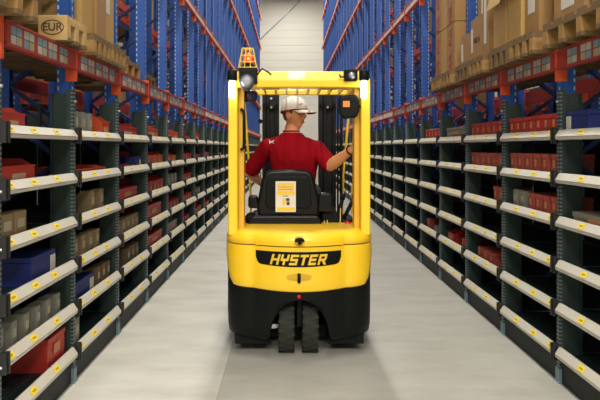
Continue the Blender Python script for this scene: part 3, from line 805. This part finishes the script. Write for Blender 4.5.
# seat
YS = 4.66
def SP(lst, Y): return [(px(a, Y), pz(c, Y)) for a, c in lst]
seat = thing('seat', (0, 0, 0), None, None); seat.parent = T
for k in ('label', 'category'):
    if k in seat: del seat[k]
back = MB().prism(SP([(258, 217), (256.5, 206), (258.5, 195), (261.5, 180), (264.5, 173), (270, 170), (289, 169.3), (307, 170), (312.5, 173.5), (315, 181), (318.5, 196), (320, 207), (318.5, 217)], YS), YS, YS+.13, 'y').build('backrest', vinyl, seat, bevel=.028, seg=4)
b = MB().prism(SP([(265.5, 205), (266.5, 180), (270, 176.5), (307, 176.5), (310, 180), (311.5, 205), (308, 208.5), (268, 208.5)], YS-.01), YS-.012, YS+.02, 'y'); b.build('back_shell', blk, back, bevel=.008, seg=3)
MB().prism(SP([(247, 229), (248, 219), (253, 215.5), (318, 215.5), (321, 219), (322, 229)], YS-.03), YS-.04, YS+.45, 'y').build('cushion_base', vinyl, seat, bevel=.02, seg=3)
MB().box(CX-.24, CX+.22, 4.74, 5.15, .95, 1.03).build('cushion', vinyl, seat, bevel=.03, seg=4)
MB().prism(SP([(248, 208), (248, 196.5), (251, 195.5), (257, 196), (259, 209)], YS), YS+.0, YS+.1, 'y').build('hip_restraint', vinyl, seat, bevel=.015)
MB().prism(SP([(318, 212), (319, 196), (321, 193), (331, 193.5), (333, 197), (333, 212)], YS), YS+.0, YS+.1, 'y').build('hip_restraint', vinyl, seat, bevel=.015)
MB().lathe((px(250, 4.6), 4.64, pz(220, 4.6)), (0, 1, 0), [(0, .03), (.02, .045), (.10, .045)], 18).build('seat_adjuster', blk, seat, smooth=True)
# sticker on the seat back
ys_ = YS-.0135
def rect(b, x0, y0, x1, y1, yy, mi=0, th=.001):
    b.box(px(x0, YS), px(x1, YS), yy-th, yy, pz(y1, YS), pz(y0, YS), mi)
frame = MB(); rect(frame, 274.5, 179.5, 297.0, 213.0, ys_+.002, 0, .003); fr = frame.build('sticker_frame', blk, seat)
b = MB(); rect(b, 275.6, 181.2, 295.8, 211.8, ys_-.0012, 0); stk = b.build('sticker', decal_w, fr)
b = MB()
rect(b, 277.2, 183, 294.4, 186.4, ys_-.0024, 0); rect(b, 277.2, 187.6, 294.4, 188.8, ys_-.0024, 0); rect(b, 277.2, 190.2, 294.4, 194.6, ys_-.0024, 0); rect(b, 277.2, 207.2, 294.4, 210.6, ys_-.0024, 0)
rect(b, 282.5, 198.5, 285.5, 204.8, ys_-.0024, 0); rect(b, 286, 198, 289.5, 200.8, ys_-.0024, 1); rect(b, 286.6, 201.4, 289.6, 205, ys_-.0024, 1); rect(b, 282.8, 195.6, 288.5, 196.2, ys_-.0024, 1)
for yy_ in (187.0, 189.4): rect(b, 278, yy_-.2, 293, yy_+.15, ys_-.0024, 1)
b.build('sticker_print', [decal_y, ink], fr)
# levers, side console, red knob
MB().prism(SP([(322, 229), (322, 214), (328, 208), (336, 210), (340, 220), (354, 219), (357, 222), (357, 229)], 4.72), 4.72, 5.1, 'y').build('side_console', blk, T, bevel=.012)
def PT(x, y, Y): return (px(x, Y), Y, pz(y, Y))
for (a, c, d) in (((335, 224), (339.5, 211), (342.5, 198)), ((342, 222), (348, 210), (354.5, 197)), ((329, 222), (330, 208), (331, 199))):
    lv = MB().tube([PT(*a, 4.78), PT(*c, 4.80), PT(*d, 4.84)], [.014, .016, .016], 10).build('lever', blk, T, smooth=True)
    MB().lathe(PT(*d, 4.84), (.1, .05, 1), [(-.02, .010), (-.01, .021), (.02, .024), (.035, .012)], 14).build('lever_knob', blk, lv, smooth=True)
MB().lathe(PT(347.5, 225, 4.66), (0, -.4, 1), [(0, .012), (.008, .021), (.022, .022), (.030, .012)], 16).build('emergency_knob', redk, T, smooth=True)
for i, (x_, y_) in enumerate(((324, 222), (327, 221), (340, 214))):
    MB().tube([PT(x_, 229, 4.7), PT(x_+.5, y_-6, 4.74)], .006).build('cable_end', mat('brass_fitting', (.40, .28, .10), .4, .5), T)
for (x_, y0_, y1_) in ((346, 174, 216), (352, 170, 213)):
    pass
MB().box(px(351.5, 5.2), px(354.5, 5.2), 5.2, 5.25, pz(214, 5.2), pz(186, 5.2)).build('yellow_bracket', yeld, T)
# grab handle inside the left leg
MB().tube([PT(240.5, 109, 4.35), PT(243.6, 111, 4.35), PT(244.2, 116, 4.34), PT(244.2, 143, 4.34), PT(243.6, 148, 4.35), PT(240.5, 150, 4.35)], .011, 10).build('grab_handle', blk, g, smooth=True)
# lit work lamps beside the legs
for x_ in (232.2, 364.0):
    Yl = 4.25
    lp = MB().lathe(PT(x_, 80.5, Yl), (0, 0, 1), [(0, .030), (.006, .034), (.062, .034), (.070, .028)], 20).build('work_lamp_cap', blk, T, smooth=True)
    MB().lathe(PT(x_, 99, Yl), (0, 0, 1), [(0, .010), (.012, .020), (.05, .024), (.09, .022), (.125, .019)], 20).build('work_lamp_bulb', lit, lp, smooth=True)
    MB().bar(PT(x_, 78, Yl+.03), (CX+(-.43 if x_ < 300 else .43), 4.34, pz(78, Yl)), .02, .02).build('lamp_bracket', blk, lp)
# square rear lamps on the beam
Yl = 4.27
def lampbox(x0, y0, x1, y1, cxp, cyp, r, name):
    o = MB().box(px(x0, Yl), px(x1, Yl), Yl-.02, Yl+.05, pz(y1, Yl), pz(y0, Yl)).build(name, blk, T, bevel=.01)
    MB().lathe((px(cxp, Yl), Yl-.035, pz(cyp, Yl)), (0, 1, 0), [(0, r*.8), (.004, r), (.03, r*1.12)], 24, 0).build('lamp_bezel', mat('bezel', (.05, .06, .09), .3), o, smooth=True)
    MB().lathe((px(cxp, Yl), Yl-.039, pz(cyp, Yl)), (0, 1, 0), [(0, r*.3), (.003, r*.78)], 24).build('lamp_glass', lens, o, smooth=True)
    return o
lampbox(239.3, 69, 257.2, 84, 246.8, 82, .050, 'reverse_lamp')
lampbox(344, 69.2, 357.5, 81, 351.2, 76, .026, 'reverse_lamp')
MB().tube([PT(257, 75, Yl), PT(262, 68.5, Yl), PT(268, 72, Yl), PT(271, 74.5, 4.3)], .006, 8).build('lamp_cable', blk, T, smooth=True)
MB().tube([PT(344, 77, Yl), PT(341, 77, Yl), PT(339.5, 74.5, 4.3)], .006, 8).build('lamp_cable', blk, T, smooth=True)
# beacon in its wire cage
Yc = 4.33; zc0, zc1 = pz(69, Yc), pz(48.5, Yc); xc = px(248, Yc)
bc = MB().lathe((xc, Yc, zc0), (0, 0, 1), [(0, .045), (.02, .045), (.022, .032), (.045, .032)], 20).build('beacon_base', blk, T, smooth=True)
MB().lathe((xc, Yc, zc0+.04), (0, 0, 1), [(0, .034), (.02, .035), (.05, .030), (.068, .022), (.075, .008)], 20).build('beacon_lens', orl, bc, smooth=True)
b = MB()
def sq(z, h):
    pts = [(xc+a*h, Yc+c*h, z) for a, c in ((-1,-1),(1,-1),(1,1),(-1,1),(-1,-1))]; b.tube(pts, .0030, 6)
hb, ht = .062, .038; H_ = zc1-zc0
sq(zc0+.005, hb); sq(zc0+H_*.30, hb-.008); sq(zc0+H_*.62, hb-.016); sq(zc1-.004, ht)
for a in (-1, -.33, .33, 1):
    for c in (-1, -.33, .33, 1):
        if max(abs(a), abs(c)) == 1: b.tube([(xc+a*hb, Yc+c*hb, zc0), (xc+a*ht, Yc+c*ht, zc1-.004)], .0028, 6)
b.bar((xc-ht, Yc, zc1), (xc+ht, Yc, zc1), .006, .006).bar((xc, Yc-ht, zc1), (xc, Yc+ht, zc1), .006, .006)
b.build('beacon_cage', mat('cage_yellow', (.80, .55, .03), .4), bc)
MB().box(xc-.066, xc+.066, Yc-.066, Yc+.066, zc0-.012, zc0).box(xc-.03, xc+.03, Yc-.03, Yc+.03, zc0-.05, zc0-.01).build('beacon_plate', blk, bc)
# mirror housing with orange sticker, dark dome on the left
Ym = 4.27
def SPm(lst): return [(px(a, Ym), pz(c, Ym)) for a, c in lst]
mr = MB().prism(SPm([(338.5, 99), (340, 95.5), (356, 94), (359.5, 98), (360, 110), (357, 117.5), (344, 119), (339.5, 114)]), Ym, Ym+.06, 'y').build('mirror', blk, T, bevel=.02, seg=4)
MB().box(px(343, Ym), px(349.7, Ym), Ym-.002, Ym+.001, pz(107, Ym), pz(101, Ym)).build('orange_sticker', mat('sticker_orange', (.85, .22, .03), .5), mr)
MB().bar((px(352, Ym), Ym+.05, pz(106, Ym)), (CX+.44, 4.33, pz(106, Ym)), .02, .02).build('mirror_stem', blk, mr)
Ym = 4.45
dm = MB().lathe((px(249.5, Ym), Ym+.03, pz(102.5, Ym)), (0, 0, 1), [(0, .02), (.012, .045), (.03, .057), (.07, .060), (.09, .04)], 24).build('side_mirror', mat('dark_blue_plastic', (.012, .014, .05), .3), T, smooth=True)
MB().bar((px(249.5, Ym), Ym+.03, pz(96, Ym)), (px(249.5, Ym), Ym+.03, 1.90), .02, .02).build('mirror_stem', blk, dm)

# ------------------------------------------------------------------ the driver
def skin_mesh(joints, edges, name, **k):
    """a chain of rounded, tapering limb segments: joints = [(xyz, r1, r2)...], edges between them"""
    b = MB()
    for a, c in edges:
        A, B = joints[a], joints[c]; ra, rb = (A[1]+A[2])/2, (B[1]+B[2])/2; p, q = A[0], B[0]; d = (q-p).normalized()
        pts = []; rs = []
        for k_ in range(6): t = math.pi/2*(1-k_/5); pts.append(p-d*ra*math.sin(t)); rs.append(max(.001, ra*math.cos(t)))
        for k_ in range(1, 6): pts.append(p+(q-p)*k_/5); rs.append(ra+(rb-ra)*k_/5)
        for k_ in range(1, 6): t = math.pi/2*k_/5; pts.append(q+d*rb*math.sin(t)); rs.append(max(.001, rb*math.cos(t)))
        b.tube(pts, rs, 20)
    return b.mesh(name, skinm)
def trunk(name, rings_):
    """rings_ = [(centre, half width, half depth, twist)...]"""
    b = MB(); rr_ = []
    for c, w_, d_, tw in rings_:
        ax_ = V((math.cos(tw), math.sin(tw), 0)); ay_ = V((-math.sin(tw), math.cos(tw), 0))
        rr_.append([c+ax_*(w_*math.copysign(abs(math.cos(t))**.8, math.cos(t)))+ay_*(d_*math.copysign(abs(math.sin(t))**.8, math.sin(t))) for t in [2*math.pi*k_/32 for k_ in range(32)]])
    b.loft(rr_); return b.mesh(name, skinm)
def join(meshes, name, voxel=None, smooth=0):
    bm = bmesh.new()
    for m in meshes: bm.from_mesh(m)
    me = bpy.data.meshes.new(name); bm.to_mesh(me); bm.free()
    if voxel:
        o = bpy.data.objects.new(name, me); C.objects.link(o)
        r = o.modifiers.new('r', 'REMESH'); r.mode = 'VOXEL'; r.voxel_size = voxel; r.use_smooth_shade = True
        if smooth: q = o.modifiers.new('s', 'SMOOTH'); q.factor = .5; q.iterations = smooth
        bpy.context.view_layer.update()
        me = bpy.data.meshes.new_from_object(o.evaluated_get(bpy.context.evaluated_depsgraph_get())); bpy.data.objects.remove(o)
        me.name = name
    me.polygons.foreach_set('use_smooth', [True]*len(me.polygons))
    return me
skinm = mat('skin', (.62, .27, .13), .5, var=.08, scale=30)
shirtm = mat('red_shirt', (.21, .002, .006), .85, var=.12, scale=10, bump=.15, spec=.08)
pantm = mat('dark_trousers', (.02, .022, .03), .8)
hairm = mat('short_brown_hair', (.10, .05, .025), .8, var=.3, scale=90, bump=.5)
capw = mat('cap_white', (.72, .69, .64), .75)
capr = mat('cap_red', (.26, .012, .016), .75)
shoem = mat('work_shoe', (.02, .016, .012), .6)
V = Vector
SR, ER, WR = V((.232, 4.90, 1.425)), V((.325, 4.76, 1.305)), V((.478, 4.545, 1.435))
SL, EL, WL = V((-.160, 5.00, 1.445)), V((-.325, 5.10, 1.245)), V((-.215, 5.28, 1.13))
PEL = V((.06, 5.00, 1.02)); SP1 = V((.06, 4.95, 1.18)); CH = V((.05, 4.93, 1.33)); UC = V((.045, 4.93, 1.43)); NB_ = V((.026, 4.95, 1.56)); NT = V((.045, 4.94, 1.64))
KL, KR = V((-.10, 5.40, 1.06)), V((.22, 5.40, 1.06)); AL, AR = V((-.11, 5.46, .64)), V((.20, 5.46, .64)); TL, TR = V((-.12, 5.60, .58)), V((.20, 5.60, .58))
def lerp(a, b, t): return a+(b-a)*t
body = [(PEL, .12, .15), (SP1, .11, .14), (CH, .11, .16), (UC, .085, .145), (NB_, .060, .062), (NT, .057, .058),
        (SR, .062, .062), (lerp(SR, ER, .5), .052, .052), (ER, .044, .044), (lerp(ER, WR, .3), .045, .045), (lerp(ER, WR, .75), .031, .034), (WR, .025, .029),
        (SL, .062, .062), (lerp(SL, EL, .5), .050, .050), (EL, .043, .043), (lerp(EL, WL, .3), .043, .043), (WL, .027, .029),
        (V((-.03, 5.05, .98)), .09, .09), (lerp(V((-.03, 5.05, .98)), KL, .5), .078, .078), (KL, .06, .06), (lerp(KL, AL, .4), .055, .055), (AL, .036, .036), (TL, .035, .03),
        (V((.15, 5.05, .98)), .09, .09), (lerp(V((.15, 5.05, .98)), KR, .5), .078, .078), (KR, .06, .06), (lerp(KR, AR, .4), .055, .055), (AR, .036, .036), (TR, .035, .03)]
bedges = [(0,1),(1,2),(2,3),(3,4),(4,5),(3,6),(6,7),(7,8),(8,9),(9,10),(10,11),(3,12),(12,13),(13,14),(14,15),(15,16),
          (0,17),(17,18),(18,19),(19,20),(20,21),(21,22),(0,23),(23,24),(24,25),(25,26),(26,27),(27,28)]
TW = -.22
def TR_(g): return [(PEL+V((0, 0, -.13)), .155+g, .11+g, 0), (PEL, .165+g, .125+g, 0), (SP1, .150+g, .11+g, TW*.5), (CH+V((0, 0, .02)), .178+g, .115+g, TW), (V((.044, 4.935, 1.42)), .185+g, .108+g, TW), (V((.038, 4.94, 1.475)), .150+g, .092+g, TW),
    (V((.034, 4.945, 1.522)), .098+g, .074+g, TW), (V((.028, 4.95, 1.565)), .066+g, .062+g, TW), (V((.028, 4.95, 1.575)), .05+g, .05+g, TW)]
bedges = [e for e in bedges if e not in ((0,1),(1,2),(2,3),(3,6),(3,12),(3,4))]+[(0,17),(0,23)]
m_body = join([skin_mesh(body, sorted(set(bedges)), 'b'), trunk('tr', TR_(0)), skin_mesh([(V((.03,4.945,1.490)), .050, .055), (SR, .06, .06), (SL, .06, .06)], [(0,1),(0,2)], 'sh')], 'b')
# head: local frame x forward (face), y to the person's left, z up
yaw = math.radians(-30)
HF = V((math.cos(yaw), math.sin(yaw), -.04)).normalized(); HU = V((0.02, 0, 1)); HL = HU.cross(HF).normalized(); HU = HF.cross(HL).normalized()
HC = V((.050, 4.93, 1.715))
def hw(p): return HC+HF*p[0]+HL*p[1]+HU*p[2]
def g3(p, c, r): return math.exp(-sum(((p[i]-c[i])/r[i])**2 for i in range(3)))
def head_mesh():
    bm = bmesh.new(); bmesh.ops.create_icosphere(bm, subdivisions=6, radius=1)
    for v in bm.verts:
        x, y, z = v.co
        # skull and jaw
        X_ = x*.098; Y_ = y*.077; Z_ = z*.118
        if z < 0:
            t = -z; Y_ *= 1-.30*t**1.3; X_ = X_*(1-.12*t) + .018*t*(1 if x > -.2 else .3)
            if x < -.1: X_ *= 1-.25*t
        if z > .0 and x > 0: X_ *= 1-.05*z
        if x > .5: X_ -= (x-.5)*.020*(1-abs(z)*.3)
        p = (X_, Y_, Z_)
        d = 0
        d += .024*g3(p, (.092, 0, -.022), (.03, .011, .018))    # nose tip
        d += .014*g3(p, (.092, 0, .002), (.03, .008, .020))     # bridge
        d += .007*g3(p, (.088, 0, .026), (.03, .035, .010))     # brow
        for sy in (-1, 1):
            d -= .011*g3(p, (.086, sy*.031, .008), (.03, .015, .011))
            d += .005*g3(p, (.075, sy*.045, -.020), (.03, .020, .018))
            d -= .004*g3(p, (.07, sy*.05, -.055), (.03, .018, .02))
        d += .007*g3(p, (.085, 0, -.062), (.03, .022, .007))    # lips
        d -= .005*g3(p, (.085, 0, -.0665), (.03, .024, .0025))
        d += .006*g3(p, (.085, 0, -.073), (.03, .020, .006))
        d -= .006*g3(p, (.08, 0, -.086), (.03, .025, .006))
        d += .012*g3(p, (.07, 0, -.105), (.035, .028, .018))    # chin
        v.co = (X_+d, Y_, Z_)
    # ears
    me = bpy.data.meshes.new('h'); bm.to_mesh(me); bm.free()
    for v in me.vertices: v.co = hw(v.co)
    out = [me]
    for sy in (-1, 1):
        bm = bmesh.new(); bmesh.ops.create_uvsphere(bm, u_segments=20, v_segments=14, radius=1)
        for v in bm.verts:
            x, y, z = v.co; r = math.hypot(x, z)
            yy = y*.009 + (.006*max(0, r-.4)-.0)*1.2
            v.co = hw((-.010+x*.020-z*.006, sy*(.076+yy+max(0, -x)*.008), -.012+z*.034))
        e = bpy.data.meshes.new('e'); bm.to_mesh(e); bm.free(); out.append(e)
    return out
def hand(wr, fwd, palm_n, side, curl, thumb_dir, spread=.10):
    """wr wrist point, fwd along the palm, palm_n out of the palm"""
    fwd = fwd.normalized(); pn = (palm_n-fwd*palm_n.dot(fwd)).normalized(); lat = fwd.cross(pn)*side   # lat towards the thumb
    parts = []
    j = [(wr, .024, .018), (wr+fwd*.035, .033, .017), (wr+fwd*.075, .038, .016), (wr+fwd*.09, .036, .014)]
    # palm as a flattened box lofted by rings
    bm = MB(); rings = []
    for t, wd, th in ((-.01, .026, .021), (.02, .032, .019), (.055, .040, .016), (.088, .041, .013)):
        c = wr+fwd*t; rings.append([c+lat*math.cos(a)*wd+pn*math.sin(a)*th for a in [2*math.pi*k/16 for k in range(16)]])
    bm.loft(rings); parts.append(bm.mesh('palm', skinm))
    for i, (ln, off) in enumerate(((.072, .030), (.080, .010), (.074, -.010), (.058, -.029))):
        base = wr+fwd*.072+lat*off; d = (fwd+lat*spread*(off*20)).normalized(); pts = [base]; a = 0
        segs = (.45, .30, .25)
        for si, sg in enumerate(segs):
            a += curl[si]; dd = d*math.cos(a)+pn*math.sin(a); pts.append(pts[-1]+dd*ln*sg*1.12)
        bm = MB().tube([base-fwd*.02]+pts+[pts[-1]+dd*.004], [.0095, .0098, .0092, .0085, .0075, .003], 10); parts.append(bm.mesh('f', skinm))
    b0 = wr+fwd*.022+lat*.024; td = thumb_dir.normalized()
    p1 = b0+(lat*.7+fwd*.7).normalized()*.032; p2 = p1+(lat*.25+fwd*.6+td*.6).normalized()*.030; p3 = p2+(fwd*.4+td*.9).normalized()*.024
    parts.append(MB().tube([b0, p1, p2, p3, p3+(p3-p2)*.2], [.014, .0125, .0105, .0088, .004], 10).mesh('t', skinm))
    return parts
# right hand closes round the leg of the guard; left hand lies on the wheel
HR = hand(WR+V((.008, -.012, .008)), V((.10, -.62, .80)), V((1, .10, .05)), 1, (.55, .75, .55), V((1, 0, .1)))
HLm = hand(WL+V((.01, .01, .0)), V((.75, .35, -.10)), V((.1, -.15, -1)), 1, (.45, .6, .5), V((0, 0, -1)))
parts = [m_body]+head_mesh()+HR+HLm
DR = thing('person', (.06, 5.0, .95), 'person in white and red cap and red t-shirt seated in the forklift, looking right', 'person')
def attach(me, name, mats, par=DR):
    org = wloc(par)
    for v in me.vertices: v.co = v.co-org
    me.materials.clear()
    for m in (mats if isinstance(mats, list) else [mats]): me.materials.append(m)
    return link(name, me, par)
attach(join(parts, 'body', .0042, 3), 'body', skinm)
# eyes: whites and irises set in the sockets, lids come from the remeshed head
eye = mat('eye_white', (.55, .50, .45), .3); iris = mat('iris', (.03, .02, .015), .3); brow = mat('eyebrow', (.12, .06, .03), .8)
for sy in (-1, 1):
    e = MB(); c = hw((.0770, sy*.031, .007))
    e.lathe(c-HF*.008, HF, [(0, .002), (.004, .009), (.010, .009), (.0135, .005), (.0145, .001)], 12, 0)
    e.lathe(c+HF*.0052, HF, [(0, .0045), (.0018, .0035)], 10, 1); e.build('eye', [eye, iris], DR, smooth=True)
    MB().tube([hw((.080, sy*.018, .010)), hw((.0865, sy*.026, .0145)), hw((.0845, sy*.036, .0145)), hw((.074, sy*.045, .008))], [.002, .0042, .0042, .002], 8).build('eyelid', skinm, DR, smooth=True)
    MB().tube([hw((.083, sy*.014, .025)), hw((.083, sy*.030, .029)), hw((.070, sy*.047, .024))], [.0025, .004, .002], 6).build('eyebrow', brow, DR)
lipc = mat('lips', (.42, .15, .11), .5)
MB().tube([hw((.076, -.020, -.067)), hw((.090, -.008, -.066)), hw((.092, 0, -.067)), hw((.090, .008, -.066)), hw((.076, .020, -.067))], [.002, .004, .004, .004, .002], 6).build('lips', lipc, DR, smooth=True)
# short hair shell at the back and sides
def shell(zcut, grow, name, mats, cond):
    bm = bmesh.new(); bmesh.ops.create_icosphere(bm, subdivisions=5, radius=1)
    for v in bm.verts:
        x, y, z = v.co; t = max(0, -z)
        X_ = x*(.098+grow); Y_ = y*(.077+grow)*(1-.30*t**1.3); Z_ = z*(.118+grow)
        if x < -.1: X_ *= 1-.25*t
        v.co = (X_, Y_, Z_)
    bmesh.ops.delete(bm, geom=[v for v in bm.verts if not cond(v.co)], context='VERTS')
    me = bpy.data.meshes.new(name); bm.to_mesh(me); bm.free()
    for v in me.vertices: v.co = hw(v.co)
    me.polygons.foreach_set('use_smooth', [True]*len(me.polygons))
    return attach(me, name, mats)
shell(0, .0025, 'hair', hairm, lambda c: (c.x < .030 and c.z > -.005) or (c.x < -.030 and c.z > -.058))
# cap: dome, red band and curved peak
def cap():
    b = MB(); rings = []; nn = 40
    for z, f in ((.022, 1.0), (.030, 1.005), (.050, 1.0), (.075, .955), (.100, .86), (.120, .70), (.134, .48), (.141, .22), (.142, .03)):
        r_ = []
        for k in range(nn):
            a = 2*math.pi*k/nn; zz = z+(.014*math.cos(a) if z < .06 else 0)-(.010 if math.cos(a) < 0 and z < .03 else 0)
            r_.append(hw((.112*f*math.cos(a)-.004, .091*f*math.sin(a), zz)))
        rings.append(r_)
    b.loft(rings, caps=False)
    c = b.build('cap', [capw, capr], DR, smooth=True)
    for p in c.data.polygons:
        kk = p.vertices[0] % nn; a = 2*math.pi*kk/nn
        if min(p.vertices)//nn < 1: p.material_index = 1
    so = c.modifiers.new('t', 'SOLIDIFY'); so.thickness = .003
    # peak: two layers, white above, dark red below
    for nm, m_, dz, th in (('peak', capw, .0, .003), ('peak_underside', capr, -.0032, .0025)):
        b = MB(); rows_ = []
        for i in range(9):
            t = i/8; row_ = []
            for k in range(17):
                a = math.radians(-62+124*k/16); r0 = .108; ca, sa = math.cos(a), math.sin(a)
                ex = .088*math.sqrt(max(0, 1-(abs(a)/math.radians(66))**2.4))
                x = r0*ca*1.0-.004+ex*t; y = .090*sa*(1+.02*t); zz = .037-.10*(y*y)/.0081*.16-.012*t-.020*t*t*.4+dz
                row_.append(hw((x, y, zz)))
            rows_.append(row_)
        b.loft(rows_, closed=False); pk = b.build(nm, m_, c, smooth=True)
        q = pk.modifiers.new('t', 'SOLIDIFY'); q.thickness = th
    MB().lathe(hw((-.004, 0, .140)), HU, [(0, .007), (.004, .005)], 10).build('cap_button', capw, c)
    # small red running-animal emblem on the side facing the viewer
    b = MB(); 
    fr = hw((.085, -.050, .073)); nrm = (HF*.75-HL*.62+HU*.30).normalized(); rt = HU.cross(nrm).normalized(); up = nrm.cross(rt)
    for (x0, y0_, x1, y1_, hh) in ((-.012, -.006, .006, .006, .006), (.002, .004, .013, .010, .0045), (-.014, -.009, -.004, -.001, .004)):
        cc = [fr+rt*x0+up*y0_, fr+rt*x1+up*y1_]
        b.bar(cc[0]+nrm*.001, cc[1]+nrm*.001, hh, .005, up=nrm)
    b.build('cap_emblem', capr, c)
cap()
# t-shirt: own surface over torso and upper arms
sh_j = [(PEL+V((0, -.005, -.02)), .135, .165), (SP1, .125, .155), (CH, .125, .175), (UC, .100, .165), (NB_-V((0, 0, .012)), .068, .070),
        (SR+V((0, 0, .004)), .075, .078), (lerp(SR, ER, .5), .070, .070), (lerp(SR, ER, .88), .066, .066),
        (SL+V((0, 0, .004)), .075, .078), (lerp(SL, EL, .5), .068, .068), (lerp(SL, EL, .85), .066, .066)]
m_sh = skin_mesh(sh_j, [(5,6),(6,7),(8,9),(9,10)], 's')
me = join([m_sh, trunk('tr', TR_(.016)[:-1]), skin_mesh([(V((.03,4.945,1.490)), .068, .068), (SR, .074, .074), (SL, .074, .074)], [(0,1),(0,2)], 'sh')], 'shirt', .008, 10)
from mathutils import noise
me.update()
nrms = [v.normal.copy() for v in me.vertices]
for v, nn_ in zip(me.vertices, nrms):
    q = V((v.co.x*9, v.co.y*9, v.co.z*5+v.co.x*6)); v.co = v.co+nn_*(.010*noise.noise(q)+.004*noise.noise(q*2.5))
shirt = attach(me, 'shirt', shirtm); shirt.data.polygons.foreach_set('use_smooth', [True]*len(shirt.data.polygons))
MB().tube([NB_+V((.060*math.cos(a)-.001, (.062)*math.sin(a), .016-.010*math.sin(-a)*0)) for a in [2*math.pi*k/24 for k in range(25)]], .009, 8, cap=False).build('collar', capr, shirt, smooth=True)
# white emblem on the back of the shirt, between the shoulders
def back_at(x, z):
    ok, loc, nr, _ = shirt.ray_cast(V((x, 4.0, z))-wloc(shirt), V((0, 1, 0)))
    return (loc+wloc(shirt)) if ok else V((x, 4.80, z))
Ye = 4.80
b = MB()
ex, ez = px(271.5, Ye), pz(141.5, Ye)
for (x0, z0_, x1, z1_, r_) in ((-.018, -.008, .008, .002, .008), (.004, .0, .018, .010, .006), (-.012, -.006, -.020, -.018, .004), (.006, -.004, .014, -.016, .004), (-.016, .002, -.024, .012, .004)):
    a = back_at(ex+x0, ez+z0_); c = back_at(ex+x1, ez+z1_); b.tube([a, c], [r_, r_*.8], 6)
b.build('shirt_emblem', mat('emblem_white', (.6, .55, .52), .6), shirt)
# trousers and shoes
tj = [(PEL-V((0, 0, .02)), .125, .155), (V((-.03, 5.05, .97)), .10, .10), (lerp(V((-.03, 5.05, .98)), KL, .5), .09, .09), (KL, .072, .072), (lerp(KL, AL, .5), .066, .066), (AL+V((0, 0, .02)), .058, .058),
      (V((.15, 5.05, .97)), .10, .10), (lerp(V((.15, 5.05, .98)), KR, .5), .09, .09), (KR, .072, .072), (lerp(KR, AR, .5), .066, .066), (AR+V((0, 0, .02)), .058, .058)]
attach(join([skin_mesh(tj, [(0,1),(1,2),(2,3),(3,4),(4,5),(0,6),(6,7),(7,8),(8,9),(9,10)], 't')], 'trousers', .01), 'trousers', pantm)
for a_, t_ in ((AL, TL), (AR, TR)):
    MB().loft([[(a_.x+math.cos(q)*w_, y_, .545+h_*(.5+.5*math.sin(q))) for q in [2*math.pi*k/16 for k in range(16)]] for y_, w_, h_ in
        ((a_.y-.07, .030, .07), (a_.y-.05, .042, .10), (a_.y, .045, .13), (a_.y+.07, .048, .09), (a_.y+.15, .050, .065), (a_.y+.19, .035, .045))]).build('shoe', shoem, DR, smooth=True)
# wristband
d = (WR-ER).normalized(); r = d.cross(V((0, 0, 1))).normalized(); u_ = r.cross(d)
MB().tube([WR-d*.028+(r*math.cos(a)+u_*math.sin(a))*.034 for a in [2*math.pi*k/20 for k in range(21)]], .0055, 8, cap=False).build('wristband', blk, DR, smooth=True)
